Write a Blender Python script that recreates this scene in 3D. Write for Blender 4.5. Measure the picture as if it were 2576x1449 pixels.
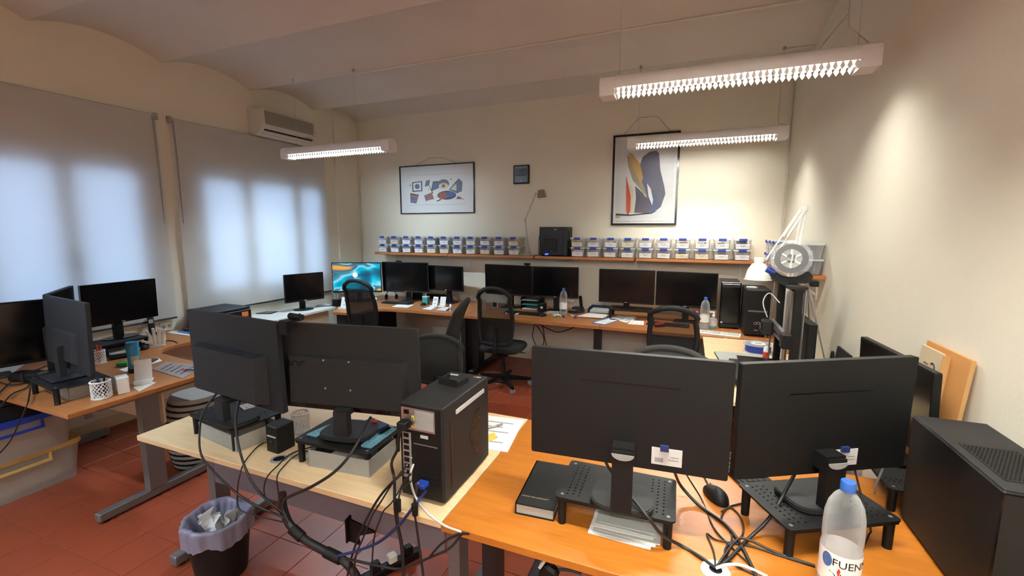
import bpy, bmesh, math, random
from mathutils import Vector, Matrix, geometry
random.seed(7)
for o in list(bpy.data.objects): bpy.data.objects.remove(o)
scn = bpy.context.scene
COL = scn.collection
PI = math.pi
# ---------------------------------------------------------------- camera
CAMH, FPX, PITCH, YAW = 1.74, 1101.0, math.radians(7.712), math.radians(21.833)
cam = bpy.data.cameras.new('camera'); cam.sensor_width = 36; cam.sensor_fit = 'HORIZONTAL'
cam.lens = FPX / 2576 * 36; cam.clip_start = 0.02
cam_o = bpy.data.objects.new('camera', cam); COL.objects.link(cam_o)
cam_o.location = (0, 0, CAMH); cam_o.rotation_euler = (PI / 2 - PITCH, 0, YAW)
scn.camera = cam_o
# ---------------------------------------------------------------- daylight, exposure
world = bpy.data.worlds.new('world'); scn.world = world; world.use_nodes = True
bg = world.node_tree.nodes['Background']
bg.inputs[0].default_value = (0.44, 0.66, 1.0, 1); bg.inputs[1].default_value = 3.5
vs = scn.view_settings; vs.view_transform = 'Standard'; vs.look = 'None'; vs.exposure = 0.2; vs.gamma = 1.0
vs.use_curve_mapping = False
TUBE = 600.0
# room
XL, XR, YB, YF = -4.68, 0.93, 5.42, -3.0
ZV, RISE, PER, V0 = 3.285, 0.10, 0.905, 4.625     # vault springing height, rise, bay width, a springing line
DZ = 0.74                                        # desk height
# ---------------------------------------------------------------- pixel -> place
_f = Vector((-math.sin(YAW) * math.cos(PITCH), math.cos(YAW) * math.cos(PITCH), -math.sin(PITCH)))
_r = Vector((math.cos(YAW), math.sin(YAW), 0)); _u = _r.cross(_f)
def P(x, y, z=None, X=None, Y=None):
    d = _f + _r * ((x - 1288) / FPX) - _u * ((y - 724.5) / FPX)
    t = (z - CAMH) / d.z if z is not None else (X / d.x if X is not None else Y / d.y)
    return Vector((0, 0, CAMH)) + d * t
# ---------------------------------------------------------------- materials
def lin(c):
    return tuple(((v / 255) / 12.92 if v / 255 <= .04045 else ((v / 255 + .055) / 1.055) ** 2.4) for v in c)
MATS = {}
def mat(key, rgb=None, rough=.5, metal=0, var=.06, scale=30, bump=0, spec=.5, stretch=None, kind=None, rgb2=None, emit=0, coat=0, **k):
    if key in MATS: return MATS[key]
    m = bpy.data.materials.new(key); m.use_nodes = True; MATS[key] = m
    nt = m.node_tree; N = nt.nodes; L = nt.links; b = N['Principled BSDF']; out = N['Material Output']
    c = lin(rgb) + (1,)
    b.inputs['Roughness'].default_value = rough; b.inputs['Metallic'].default_value = metal
    b.inputs['Specular IOR Level'].default_value = spec
    if coat: b.inputs['Coat Weight'].default_value = coat
    tc = N.new('ShaderNodeTexCoord'); mp = N.new('ShaderNodeMapping'); L.new(tc.outputs['Object'], mp.inputs[0])
    if stretch: mp.inputs['Scale'].default_value = stretch
    no = N.new('ShaderNodeTexNoise'); no.inputs['Scale'].default_value = scale; no.inputs['Detail'].default_value = 4
    L.new(mp.outputs[0], no.inputs['Vector'])
    mx = N.new('ShaderNodeMix'); mx.data_type = 'RGBA'
    if rgb2: c2 = lin(rgb2) + (1,); c1 = c
    else:
        c1 = tuple(min(1, v * (1 - var)) for v in c[:3]) + (1,); c2 = tuple(min(1, v * (1 + var)) for v in c[:3]) + (1,)
    mx.inputs[6].default_value = c1; mx.inputs[7].default_value = c2
    L.new(no.outputs['Fac'], mx.inputs[0]); L.new(mx.outputs[2], b.inputs['Base Color'])
    if kind == 'wood':
        wv = N.new('ShaderNodeTexNoise'); wv.inputs['Scale'].default_value = scale * 3; wv.inputs['Detail'].default_value = 6
        L.new(mp.outputs[0], wv.inputs['Vector']); m2 = N.new('ShaderNodeMath'); m2.operation = 'MULTIPLY_ADD'
        L.new(wv.outputs['Fac'], m2.inputs[0]); m2.inputs[1].default_value = .5; m3 = N.new('ShaderNodeMath'); m3.operation = 'MULTIPLY'
        L.new(no.outputs['Fac'], m3.inputs[0]); m3.inputs[1].default_value = .5; L.new(m3.outputs[0], m2.inputs[2]); 
        rp = N.new('ShaderNodeMapRange'); rp.inputs[1].default_value = .3; rp.inputs[2].default_value = .7
        L.new(m2.outputs[0], rp.inputs[0]); L.new(rp.outputs[0], mx.inputs[0])
    if bump:
        bp = N.new('ShaderNodeBump'); bp.inputs['Strength'].default_value = bump; bp.inputs['Distance'].default_value = .004
        n2 = N.new('ShaderNodeTexNoise'); n2.inputs['Scale'].default_value = k.get('bscale', scale * 4); n2.inputs['Detail'].default_value = 5
        L.new(mp.outputs[0], n2.inputs['Vector']); L.new(n2.outputs['Fac'], bp.inputs['Height']); L.new(bp.outputs[0], b.inputs['Normal'])
    if emit:
        b.inputs['Emission Strength'].default_value = emit; L.new(mx.outputs[2], b.inputs['Emission Color'])
    if kind in ('clear', 'mesh'):      # thin clear plastic / open woven mesh: part of the light passes straight through
        tr = N.new('ShaderNodeBsdfTransparent'); tr.inputs[0].default_value = k.get('tint', (1, 1, 1, 1)); ms = N.new('ShaderNodeMixShader')
        if kind == 'clear':
            lw = N.new('ShaderNodeLayerWeight'); lw.inputs[0].default_value = k.get('blend', .35)
            mr = N.new('ShaderNodeMapRange'); mr.inputs[3].default_value = k.get('lo', .08); mr.inputs[4].default_value = k.get('hi', .7)
            L.new(lw.outputs['Facing'], mr.inputs[0]); L.new(mr.outputs[0], ms.inputs[0])
        else:
            ms.inputs[0].default_value = k.get('cover', .6)
        L.new(tr.outputs[0], ms.inputs[1]); L.new(b.outputs[0], ms.inputs[2]); L.new(ms.outputs[0], out.inputs[0])
    if kind == 'fabric':               # roller-blind cloth: reflects and lets diffuse light through
        tl = N.new('ShaderNodeBsdfTranslucent'); tl.inputs[0].default_value = lin((250, 250, 250)) + (1,)
        ms = N.new('ShaderNodeMixShader'); ms.inputs[0].default_value = k.get('through', .4)
        L.new(b.outputs[0], ms.inputs[1]); L.new(tl.outputs[0], ms.inputs[2]); L.new(ms.outputs[0], out.inputs[0])
    return m
def emitter(key, rgb, strength):
    if key in MATS: return MATS[key]
    m = bpy.data.materials.new(key); m.use_nodes = True; MATS[key] = m; nt = m.node_tree
    nt.nodes.remove(nt.nodes['Principled BSDF']); e = nt.nodes.new('ShaderNodeEmission')
    e.inputs[0].default_value = lin(rgb) + (1,); e.inputs[1].default_value = strength
    nt.links.new(e.outputs[0], nt.nodes['Material Output'].inputs[0]); return m
# surfaces
mat('wall', (236, 230, 212), .85, var=.02, scale=3, bump=.15, bscale=60, spec=.2)
mat('ceiling', (218, 212, 202), .9, var=.02, scale=3, bump=.15, bscale=50, spec=.2)
mat('tile', (142, 66, 42), .36, var=.14, scale=7, bump=.08, bscale=40)
mat('grout', (124, 64, 46), .8, var=.15)
mat('beech', (182, 122, 72), .38, kind='wood', rgb2=(160, 98, 52), scale=3, stretch=(1, 14, 14), bump=.03)
mat('orange_wood', (186, 116, 42), .3, kind='wood', rgb2=(164, 94, 28), scale=2.5, stretch=(1.2, 12, 12), bump=.03)
mat('birch', (232, 206, 164), .4, kind='wood', rgb2=(216, 184, 138), scale=3, stretch=(1, 16, 16), bump=.03)
mat('shelf_wood', (186, 122, 66), .45, kind='wood', rgb2=(160, 96, 48), scale=3, stretch=(1, 14, 14))
mat('white_top', (228, 228, 222), .4, var=.02)
mat('cream', (222, 206, 176), .55, var=.03)
mat('grey_metal', (118, 116, 118), .42, .35, var=.05)
mat('dark_metal', (30, 30, 33), .45, .3, var=.08)
mat('steel', (190, 190, 190), .28, .9, var=.05)
mat('black', (8, 8, 9), .55, var=.12, bump=.02, spec=.3)
mat('black_gloss', (7, 7, 8), .18, var=.1)
mat('screen_off', (9, 9, 11), .16, var=.1)
mat('charcoal', (26, 26, 27), .6, spec=.35, var=.1, bump=.03)
mat('charcoal_blue', (29, 32, 37), .6, spec=.35, var=.08, bump=.03)
mat('chair_black', (13, 13, 14), .8, var=.2, scale=200, bump=.2)
mat('chair_grey', (40, 40, 38), .85, var=.12, scale=200, bump=.2)
mat('chair_mesh', (14, 14, 15), .8, kind='mesh', cover=.68)
mat('chair_mesh_tight', (16, 16, 18), .8, kind='mesh', cover=.93)
mat('white', (236, 236, 232), .5, var=.02)
mat('white_gloss', (240, 240, 234), .22, var=.02)
mat('offwhite', (230, 226, 214), .6, var=.03)
mat('paper', (238, 238, 236), .8, var=.02)
mat('paper_grey', (196, 196, 190), .8, var=.05)
mat('grey_card', (158, 158, 152), .7, var=.08, bump=.05)
mat('grey', (140, 140, 140), .5, var=.05)
mat('grey_light', (190, 190, 188), .5, var=.04)
mat('blue', (30, 58, 150), .4, var=.06)
mat('blue_pale', (86, 140, 200), .4, var=.05)
mat('cap_blue', (44, 92, 172), .4, var=.05)
mat('navy', (26, 40, 86), .5, var=.1)
mat('teal', (60, 150, 150), .5, var=.08)
mat('teal_plate', (92, 140, 156), .45, var=.05)
mat('green', (40, 150, 70), .5, var=.06)
mat('lime', (110, 180, 50), .5, var=.06)
mat('red', (206, 60, 44), .45, var=.06)
mat('orange', (226, 130, 60), .5, var=.06)
mat('yellow', (228, 196, 92), .6, var=.05)
mat('pink', (224, 104, 150), .5, var=.05)
mat('purple', (80, 60, 130), .5, var=.06)
mat('brown_card', (190, 146, 92), .8, var=.06, bump=.05)
mat('board_orange', (208, 146, 82), .7, var=.06, scale=12)
mat('brass', (196, 178, 120), .4, .5)
mat('cable', (20, 20, 22), .5, var=.1)
mat('cable_white', (214, 212, 206), .5)
mat('clear', (225, 230, 232), .12, kind='clear', lo=.10, hi=.65)
mat('clear_box', (236, 238, 240), .25, kind='clear', lo=.2, hi=.7)
mat('bottle', (225, 232, 235), .06, kind='clear', lo=.06, hi=.75, blend=.4)
mat('water', (190, 215, 220), .05, kind='clear', lo=.12, hi=.6, tint=(.9, .96, .97, 1))
mat('acrylic', (210, 205, 205), .1, kind='clear', lo=.25, hi=.7, tint=(.85, .83, .83, 1))
mat('glass', (230, 236, 240), .02, kind='clear', lo=.03, hi=.6, blend=.3)
mat('blind', (216, 214, 210), .85, kind='fabric', through=.30, var=.02, scale=80)
mat('bag', (150, 152, 178), .35, kind='clear', lo=.72, hi=.95, var=.15, scale=14)
mat('ac_white', (214, 208, 196), .5, var=.02)
mat('ac_grille', (150, 142, 132), .6, var=.05)
mat('lamp_body', (240, 238, 236), .45, var=.02)
mat('reflector', (248, 246, 240), .35, var=.01)
mat('bin_clear', (206, 204, 196), .35, kind='clear', lo=.55, hi=.85)
mat('bin_yellow', (216, 186, 112), .5, var=.06)
# ---------------------------------------------------------------- mesh helpers
class MB:
    def __init__(s): s.v = []; s.f = []
    def add(s, vs, fs, m=None):
        n = len(s.v); s.v += [(m @ Vector(p) if m is not None else Vector(p)) for p in vs]; s.f += [tuple(i + n for i in f) for f in fs]; return s
    def box(s, x0, x1, y0, y1, z0, z1, m=None):
        return s.add([(x0, y0, z0), (x1, y0, z0), (x1, y1, z0), (x0, y1, z0), (x0, y0, z1), (x1, y0, z1), (x1, y1, z1), (x0, y1, z1)],
                     [(0, 3, 2, 1), (4, 5, 6, 7), (0, 1, 5, 4), (1, 2, 6, 5), (2, 3, 7, 6), (3, 0, 4, 7)], m)
    def cbox(s, c, sz, m=None):
        return s.box(c[0] - sz[0] / 2, c[0] + sz[0] / 2, c[1] - sz[1] / 2, c[1] + sz[1] / 2, c[2] - sz[2] / 2, c[2] + sz[2] / 2, m)
    def prism(s, pts, z0, z1, m=None):
        n = len(pts)
        return s.add([(p[0], p[1], z0) for p in pts] + [(p[0], p[1], z1) for p in pts],
                     [tuple(range(n - 1, -1, -1)), tuple(range(n, 2 * n))] + [(i, (i + 1) % n, n + (i + 1) % n, n + i) for i in range(n)], m)
    def cham(s, x0, x1, y0, y1, z0, z1, c=.004, m=None):      # box with a chamfered top and bottom outline
        a = rrect(x0, x1, y0, y1, c * 1.5, 2); b = rrect(x0 + c, x1 - c, y0 + c, y1 - c, c, 2); n = len(a)
        vs = [(p[0], p[1], z0) for p in b] + [(p[0], p[1], z0 + c) for p in a] + [(p[0], p[1], z1 - c) for p in a] + [(p[0], p[1], z1) for p in b]
        fs = [tuple(range(n - 1, -1, -1)), tuple(range(3 * n, 4 * n))]
        for k in range(3): fs += [(k * n + i, k * n + (i + 1) % n, (k + 1) * n + (i + 1) % n, (k + 1) * n + i) for i in range(n)]
        return s.add(vs, fs, m)
    def cyl(s, p0, p1, r0, r1=None, n=12, cap=True, m=None):
        r1 = r0 if r1 is None else r1; p0 = Vector(p0); p1 = Vector(p1); d = (p1 - p0).normalized()
        a = d.orthogonal().normalized(); b = d.cross(a)
        vs = [p + (a * math.cos(t) + b * math.sin(t)) * r for p, r in ((p0, r0), (p1, r1)) for t in [2 * PI * i / n for i in range(n)]]
        fs = [(i, (i + 1) % n, n + (i + 1) % n, n + i) for i in range(n)]
        if cap: fs += [tuple(range(n - 1, -1, -1)), tuple(range(n, 2 * n))]
        return s.add(vs, fs, m)
    def lathe(s, prof, n=20, m=None, close=False):
        vs = []; k = len(prof)
        for i in range(n):
            t = 2 * PI * i / n; vs += [(r * math.cos(t), r * math.sin(t), z) for r, z in prof]
        fs = [(i * k + j, ((i + 1) % n) * k + j, ((i + 1) % n) * k + j + 1, i * k + j + 1) for i in range(n) for j in range(k - 1)]
        if close: fs += [(i * k + k - 1, ((i + 1) % n) * k + k - 1, ((i + 1) % n) * k, i * k) for i in range(n)]
        return s.add(vs, fs, m)
    def tube(s, pts, r, n=6, closed=False, m=None, rads=None):
        pts = [Vector(p) for p in pts]; k = len(pts); up = Vector((0, 0, 1)); vs = []; prev = None
        for i, p in enumerate(pts):
            a = pts[(i - 1) % k] if (closed or i > 0) else p; b = pts[(i + 1) % k] if (closed or i < k - 1) else p
            d = (b - a).normalized() if (b - a).length > 1e-9 else Vector((1, 0, 0))
            if prev is None: u = d.orthogonal().normalized()
            else:
                u = prev - d * prev.dot(d); u = u.normalized() if u.length > 1e-6 else d.orthogonal().normalized()
            prev = u; w = d.cross(u); rr = rads[i] if rads else r
            vs += [p + (u * math.cos(2 * PI * j / n) + w * math.sin(2 * PI * j / n)) * rr for j in range(n)]
        fs = [(i * n + j, i * n + (j + 1) % n, ((i + 1) % k) * n + (j + 1) % n, ((i + 1) % k) * n + j) for i in range(k if closed else k - 1) for j in range(n)]
        if not closed: fs += [tuple(range(n - 1, -1, -1)), tuple(range((k - 1) * n, k * n))]
        return s.add(vs, fs, m)
    def sphere(s, c, r, n=12, m=None, sc=(1, 1, 1)):
        k = max(6, n // 2 + 1); prof = [(r * math.sin(PI * j / k), -r * math.cos(PI * j / k)) for j in range(k + 1)]
        M = Matrix.Translation(Vector(c)) @ Matrix.Diagonal((*sc, 1)); return s.lathe(prof, n, (m @ M) if m is not None else M)
    def grid(s, fn, nu, nv, closed_u=False, m=None):
        vs = [fn(i / (nu if closed_u else nu - 1), j / (nv - 1)) for i in range(nu) for j in range(nv)]
        fs = [(i * nv + j, ((i + 1) % nu) * nv + j, ((i + 1) % nu) * nv + j + 1, i * nv + j + 1) for i in range(nu if closed_u else nu - 1) for j in range(nv - 1)]
        return s.add(vs, fs, m)
    def holes(s, outline, hs, z0, z1, m=None):                # plate with real holes
        loops = [outline] + hs; vs = []; es = []; 
        for lp in loops:
            n = len(vs); vs += [Vector((p[0], p[1])) for p in lp]; es += [(n + i, n + (i + 1) % len(lp)) for i in range(len(lp))]
        r = geometry.delaunay_2d_cdt(vs, es, [], 1, 1e-7); v2 = r[0]; n = len(v2)
        cs = [(sum(p[0] for p in h) / len(h), sum(p[1] for p in h) / len(h), max(math.hypot(p[0] - h[0][0], p[1] - h[0][1]) for p in h) / 2) for h in hs]
        def inhole(f):
            x = sum(v2[i].x for i in f) / len(f); y = sum(v2[i].y for i in f) / len(f)
            return any((x - a) ** 2 + (y - b) ** 2 < c * c and all(math.hypot(v2[i].x - a, v2[i].y - b) < c * 1.12 for i in f) for a, b, c in cs)
        fa = [f for f in r[2] if not inhole(f)]
        s.add([(p.x, p.y, z1) for p in v2] + [(p.x, p.y, z0) for p in v2], [tuple(f) for f in fa] + [tuple(i + n for i in reversed(f)) for f in fa], m)
        for lp in loops:
            k = len(lp); s.add([(p[0], p[1], z0) for p in lp] + [(p[0], p[1], z1) for p in lp], [(i, (i + 1) % k, k + (i + 1) % k, k + i) for i in range(k)], m)
        return s
    def mesh(s, name, smooth=None):
        me = bpy.data.meshes.new(name); me.from_pydata([tuple(v) for v in s.v], [], s.f); me.update()
        bm = bmesh.new(); bm.from_mesh(me); bmesh.ops.recalc_face_normals(bm, faces=bm.faces)
        if smooth:
            for f in bm.faces: f.smooth = True
            for e in bm.edges:
                if len(e.link_faces) == 2 and e.calc_face_angle(0) > math.radians(smooth): e.smooth = False
        bm.to_mesh(me); bm.free(); return me
def rrect(x0, x1, y0, y1, r, n=4):
    pts = []
    for cx, cy, a in ((x1 - r, y1 - r, 0), (x0 + r, y1 - r, 90), (x0 + r, y0 + r, 180), (x1 - r, y0 + r, 270)):
        pts += [(cx + r * math.cos(math.radians(a + 90 * i / n)), cy + r * math.sin(math.radians(a + 90 * i / n))) for i in range(n + 1)]
    return pts
def ell(cx, cy, rx, ry=None, n=24, a0=0, a1=360):
    ry = rx if ry is None else ry; full = abs(a1 - a0) >= 360
    return [(cx + rx * math.cos(math.radians(a0 + (a1 - a0) * i / (n if full else n - 1))), cy + ry * math.sin(math.radians(a0 + (a1 - a0) * i / (n if full else n - 1)))) for i in range(n)]
def smooth_path(pts, k=5):
    pts = [Vector(p) for p in pts]; out = []
    for i in range(len(pts) - 1):
        a, b, c, d = pts[max(0, i - 1)], pts[i], pts[i + 1], pts[min(len(pts) - 1, i + 2)]
        for j in range(k):
            t = j / k; out.append(.5 * ((2 * b) + (c - a) * t + (2 * a - 5 * b + 4 * c - d) * t * t + (3 * b - a - 3 * c + d) * t ** 3))
    return out + [pts[-1]]
def T(x=0, y=0, z=0): return Matrix.Translation((x, y, z))
def R(a, ax='Z'): return Matrix.Rotation(math.radians(a), 4, ax)
VERT = R(90, 'X')          # local xy plane -> xz plane (x, y, z) -> (x, -z, y)
def obj(name, mb, m, parent=None, smooth=None, loc=None, rz=0):
    me = mb.mesh(name, smooth) if isinstance(mb, MB) else mb
    o = bpy.data.objects.new(name, me); COL.objects.link(o)
    if not me.materials: me.materials.append(MATS[m] if isinstance(m, str) else m)
    if parent: o.parent = parent
    if loc is not None: o.location = loc
    if rz: o.rotation_euler.z = math.radians(rz)
    return o
def tag(o, label, cat, group=None):
    o['label'] = label; o['category'] = cat
    if group: o['group'] = group
    return o
def thing(name, label, cat, loc=(0, 0, 0), rz=0, group=None):
    o = bpy.data.objects.new(name, None); COL.objects.link(o); o.location = loc; o.rotation_euler.z = math.radians(rz)
    o.empty_display_size = .05
    return tag(o, label, cat, group)
def struct(name, mb, m, smooth=None, label=None):
    o = obj(name, mb, m, None, smooth); o['kind'] = 'structure'
    if label: o['label'] = label
    return o
def kids(o): return [c for c in COL.objects if c.parent == o]
def dup(root, loc, rz, label, group=None):
    def rec(o, par):
        c = o.copy(); COL.objects.link(c)
        if par: c.parent = par
        for ch in CH.get(o.name, []): rec(ch, c)
        return c
    CH = {}
    for o in COL.objects:
        if o.parent: CH.setdefault(o.parent.name, []).append(o)
    c = rec(root, None); c.location = loc; c.rotation_euler.z = math.radians(rz); c['label'] = label
    if group: c['group'] = group
    return c
def text(name, s, size, m, parent, mtx, extr=.0004, align='CENTER'):
    cu = bpy.data.curves.new(name, 'FONT'); cu.body = s; cu.size = size; cu.extrude = extr; cu.align_x = align; cu.align_y = 'CENTER'; cu.resolution_u = 2
    o = bpy.data.objects.new('tmp', cu); COL.objects.link(o); bpy.context.view_layer.update()
    me = bpy.data.meshes.new_from_object(o.evaluated_get(bpy.context.evaluated_depsgraph_get())); bpy.data.objects.remove(o)
    me.transform(mtx); me.name = name; me.materials.clear(); return obj(name, me, m, parent)
# ================================================================ the room
def vault(y):
    t = ((y - V0) / PER) % 1.0
    return ZV + RISE * (1 - (2 * t - 1) ** 2)
# floor: bed of grout, clay tiles on it
fl = struct('floor', MB().box(XL - .3, XR + .3, YF, YB + .3, -.08, -.004), 'grout')
TS = .25; tiles = []
i0 = -1.57
xs = [i0 + TS * k for k in range(-13, 11)]; ys = [4.37 - TS * k for k in range(-5, 30)]
tm = MB().cham(.0015, TS - .0015, .0015, TS - .0015, -.02, 0, .0015).mesh('tile')
spots = []
for x in xs:
    for y in ys:
        if x > XR or x + TS < XL or y > YB or y + TS < YF: continue
        v = Vector((x + .12, y + .12, -CAMH)); dz = v.dot(_f)
        vis = dz > .3 and abs(v.dot(_r) / dz) < 1.25 and abs(v.dot(_u) / dz) < .72
        hid = (-2.4 < x < .9 and y > 2.3 and x > -2.0) and False
        spots.append((0 if vis else 1, dz if vis else v.length, x, y))
spots.sort()
for k, (a, b, x, y) in enumerate(spots[:300]):
    obj('tile', tm, 'tile', fl, loc=(x, y, 0))
rest = MB()
for a, b, x, y in spots[300:]: rest.box(x + .0015, x + TS - .0015, y + .0015, y + TS - .0015, -.02, 0)
o = obj('distant_tiles', rest, 'tile', fl); o['kind'] = 'stuff'
# vaulted ceiling (Catalan vaults running along the back wall)
ny = 240; prof = [YF + (YB + .3 - YF) * i / ny for i in range(ny + 1)]
prof = sorted(set([round(p, 4) for p in prof] + [round(V0 - PER * k, 4) for k in range(-1, 9)]))
prof = [p for p in prof if YF <= p <= YB + .3]
c = MB(); c.grid(lambda u, v: (XL - .3 + (XR - XL + .6) * v, prof[int(round(u * (len(prof) - 1)))], vault(prof[int(round(u * (len(prof) - 1)))])), len(prof), 2)
c.box(XL - .3, XR + .3, YF, YB + .3, ZV + RISE + .02, ZV + RISE + .1)
struct('ceiling', c, 'ceiling')
HT = ZV + RISE + .03
struct('wall_back', MB().box(XL - .3, XR + .3, YB, YB + .3, -.08, HT), 'wall')
struct('wall_right', MB().box(XR, XR + .3, YF, YB + .3, -.08, HT), 'wall')
struct('wall_rear', MB().box(XL - .3, XR + .3, YF - .2, YF, -.08, HT), 'wall')
# left wall with two window openings
W1 = (0.30, 2.60, .98, 2.36); W2 = (2.98, 4.74, .98, 2.36)
w = MB(); a, b = XL - .3, XL
w.box(a, b, YF, W1[0], -.08, HT); w.box(a, b, W1[1], W2[0], -.08, HT); w.box(a, b, W2[1], YB + .3, -.08, HT)
for q in (W1, W2): w.box(a, b, q[0], q[1], -.08, q[2]); w.box(a, b, q[0], q[1], q[3], HT)
struct('wall_left', w, 'wall')
struct('trim_1', MB().box(XL, XL + .03, 4.95, YB, 0, ZV + .02), 'wall', label='shallow plaster pier in the left back corner')
def window(name, q, splits):
    o = struct(name, MB().box(XL - .14, XL - .02, q[0], q[0] + .05, q[2], q[3]).box(XL - .14, XL - .02, q[1] - .05, q[1], q[2], q[3]).box(XL - .14, XL - .02, q[0], q[1], q[2], q[2] + .05).box(XL - .14, XL - .02, q[0], q[1], q[3] - .05, q[3]), 'white')
    for k, (y0, y1) in enumerate(splits):
        sa = MB(); s = .07
        sa.box(XL - .12, XL - .04, y0, y0 + s, q[2] + .05, q[3] - .05).box(XL - .12, XL - .04, y1 - s, y1, q[2] + .05, q[3] - .05)
        sa.box(XL - .12, XL - .04, y0, y1, q[2] + .05, q[2] + .05 + s).box(XL - .12, XL - .04, y0, y1, q[3] - .05 - s, q[3] - .05)
        so = obj('sash', sa, 'white', o)
        obj('pane', MB().box(XL - .083, XL - .077, y0 + s, y1 - s, q[2] + .05 + s, q[3] - .05 - s), 'glass', so)
        obj('window_handle', MB().box(XL - .04, XL - .004, y0 + .02, y0 + .05, 1.42, 1.55).box(XL - .012, XL - .002, y0 + .01, y0 + .06, 1.40, 1.44), 'grey', so)
window('window_1', W1, [(.35, .93), (.93, 1.45), (1.45, 1.99), (1.99, 2.55)])
window('window_2', W2, [(3.03, 3.57), (3.57, 4.25), (4.25, 4.69)])
for q in (W1, W2):                                    # sky portals in the openings (sampling only)
    l = bpy.data.lights.new('daylight_portal', 'AREA'); l.shape = 'RECTANGLE'; l.size = q[3] - q[2]; l.size_y = q[1] - q[0]; l.cycles.is_portal = True
    lo = bpy.data.objects.new('daylight_portal', l); COL.objects.link(lo); lo.location = (XL - .2, (q[0] + q[1]) / 2, (q[2] + q[3]) / 2); lo.rotation_euler = (0, -PI / 2, 0)
def blind(y0, y1, z0, z1, label, chain_y):
    X = XL + .035
    t = thing('roller_blind', label, 'blind', (X, y0, z0), group='roller blinds on the window wall')
    W = y1 - y0; H = z1 - z0
    obj('fabric', MB().grid(lambda u, v: (.0 + .003 * math.sin(v * 7), W * u, H * v), 2, 8), 'blind', t)
    obj('bottom_bar', MB().cyl((0, 0, -.008), (0, W, -.008), .009, n=8), 'dark_metal', t)
    obj('roller_tube', MB().cyl((-.012, .01, H), (-.012, W - .01, H), .018, n=12), 'blind', t)
    for y in (0, W): obj('bracket', MB().box(-.034, .012, y - .012, y + .012, H - .03, H + .03), 'steel', t)
    obj('pull_chain', MB().tube([(.012, chain_y, H), (.014, chain_y + .004, H - .45), (.012, chain_y + .012, H - .98), (.006, chain_y + .02, H - .45), (.006, chain_y + .016, H)], .003, 5), 'grey', t)
b1 = P(394.8, 307, X=XL + .035); b2 = P(444.7, 796, X=XL + .035); b3 = P(818, 374, X=XL + .035); b4 = P(834, 730, X=XL + .035)
blind(.25, b2.y, b2.z, b1.z + .05, 'wide pale roller blind over the nearer window at the left edge', b2.y - .27 - .02)
blind(P(475, 781, X=XL + .035).y, b4.y, b4.z, b1.z + .05, 'pale roller blind over the farther window below the air conditioner', .012)
# cable conduits on ceiling and walls
def conduit(label, pts, r=.008, grp='white cable conduits'):
    tag(obj('cable_conduit', MB().tube(pts, r, 6), 'offwhite'), label, 'conduit', grp)
ys1 = V0 - PER
conduit('thin conduit along the ceiling groove leading to the left lamp', [(P(895, 184, z=ZV).x, ys1, ZV - .006), (XR, ys1, ZV - .006)])
conduit('short conduit on the ceiling beside the right back corner', [(P(1963, 128, z=ZV).x, V0, ZV - .006), (XR - .02, V0, ZV - .006)])
conduit('conduit running along the top of the right wall', [(XR - .012, P(2135, 26, X=XR - .012).y, P(2135, 26, X=XR - .012).z), (XR - .012, P(2030, 155, X=XR - .012).y, P(2030, 155, X=XR - .012).z)])
conduit('vertical conduit in the right back corner', [(XR - .02, YB - .012, 1.45), (XR - .02, YB - .012, ZV - .05)])
conduit('vertical conduit in the left back corner', [(XL + .045, YB - .012, .9), (XL + .045, YB - .012, 2.6)])
# skirting
struct('baseboard_back', MB().box(XL, XR, YB - .015, YB, 0, .09), 'cream')
struct('baseboard_left', MB().box(XL, XL + .015, YF, YB, 0, .09), 'cream')
struct('baseboard_right', MB().box(XR - .015, XR, YF, YB, 0, .09), 'cream')

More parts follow.
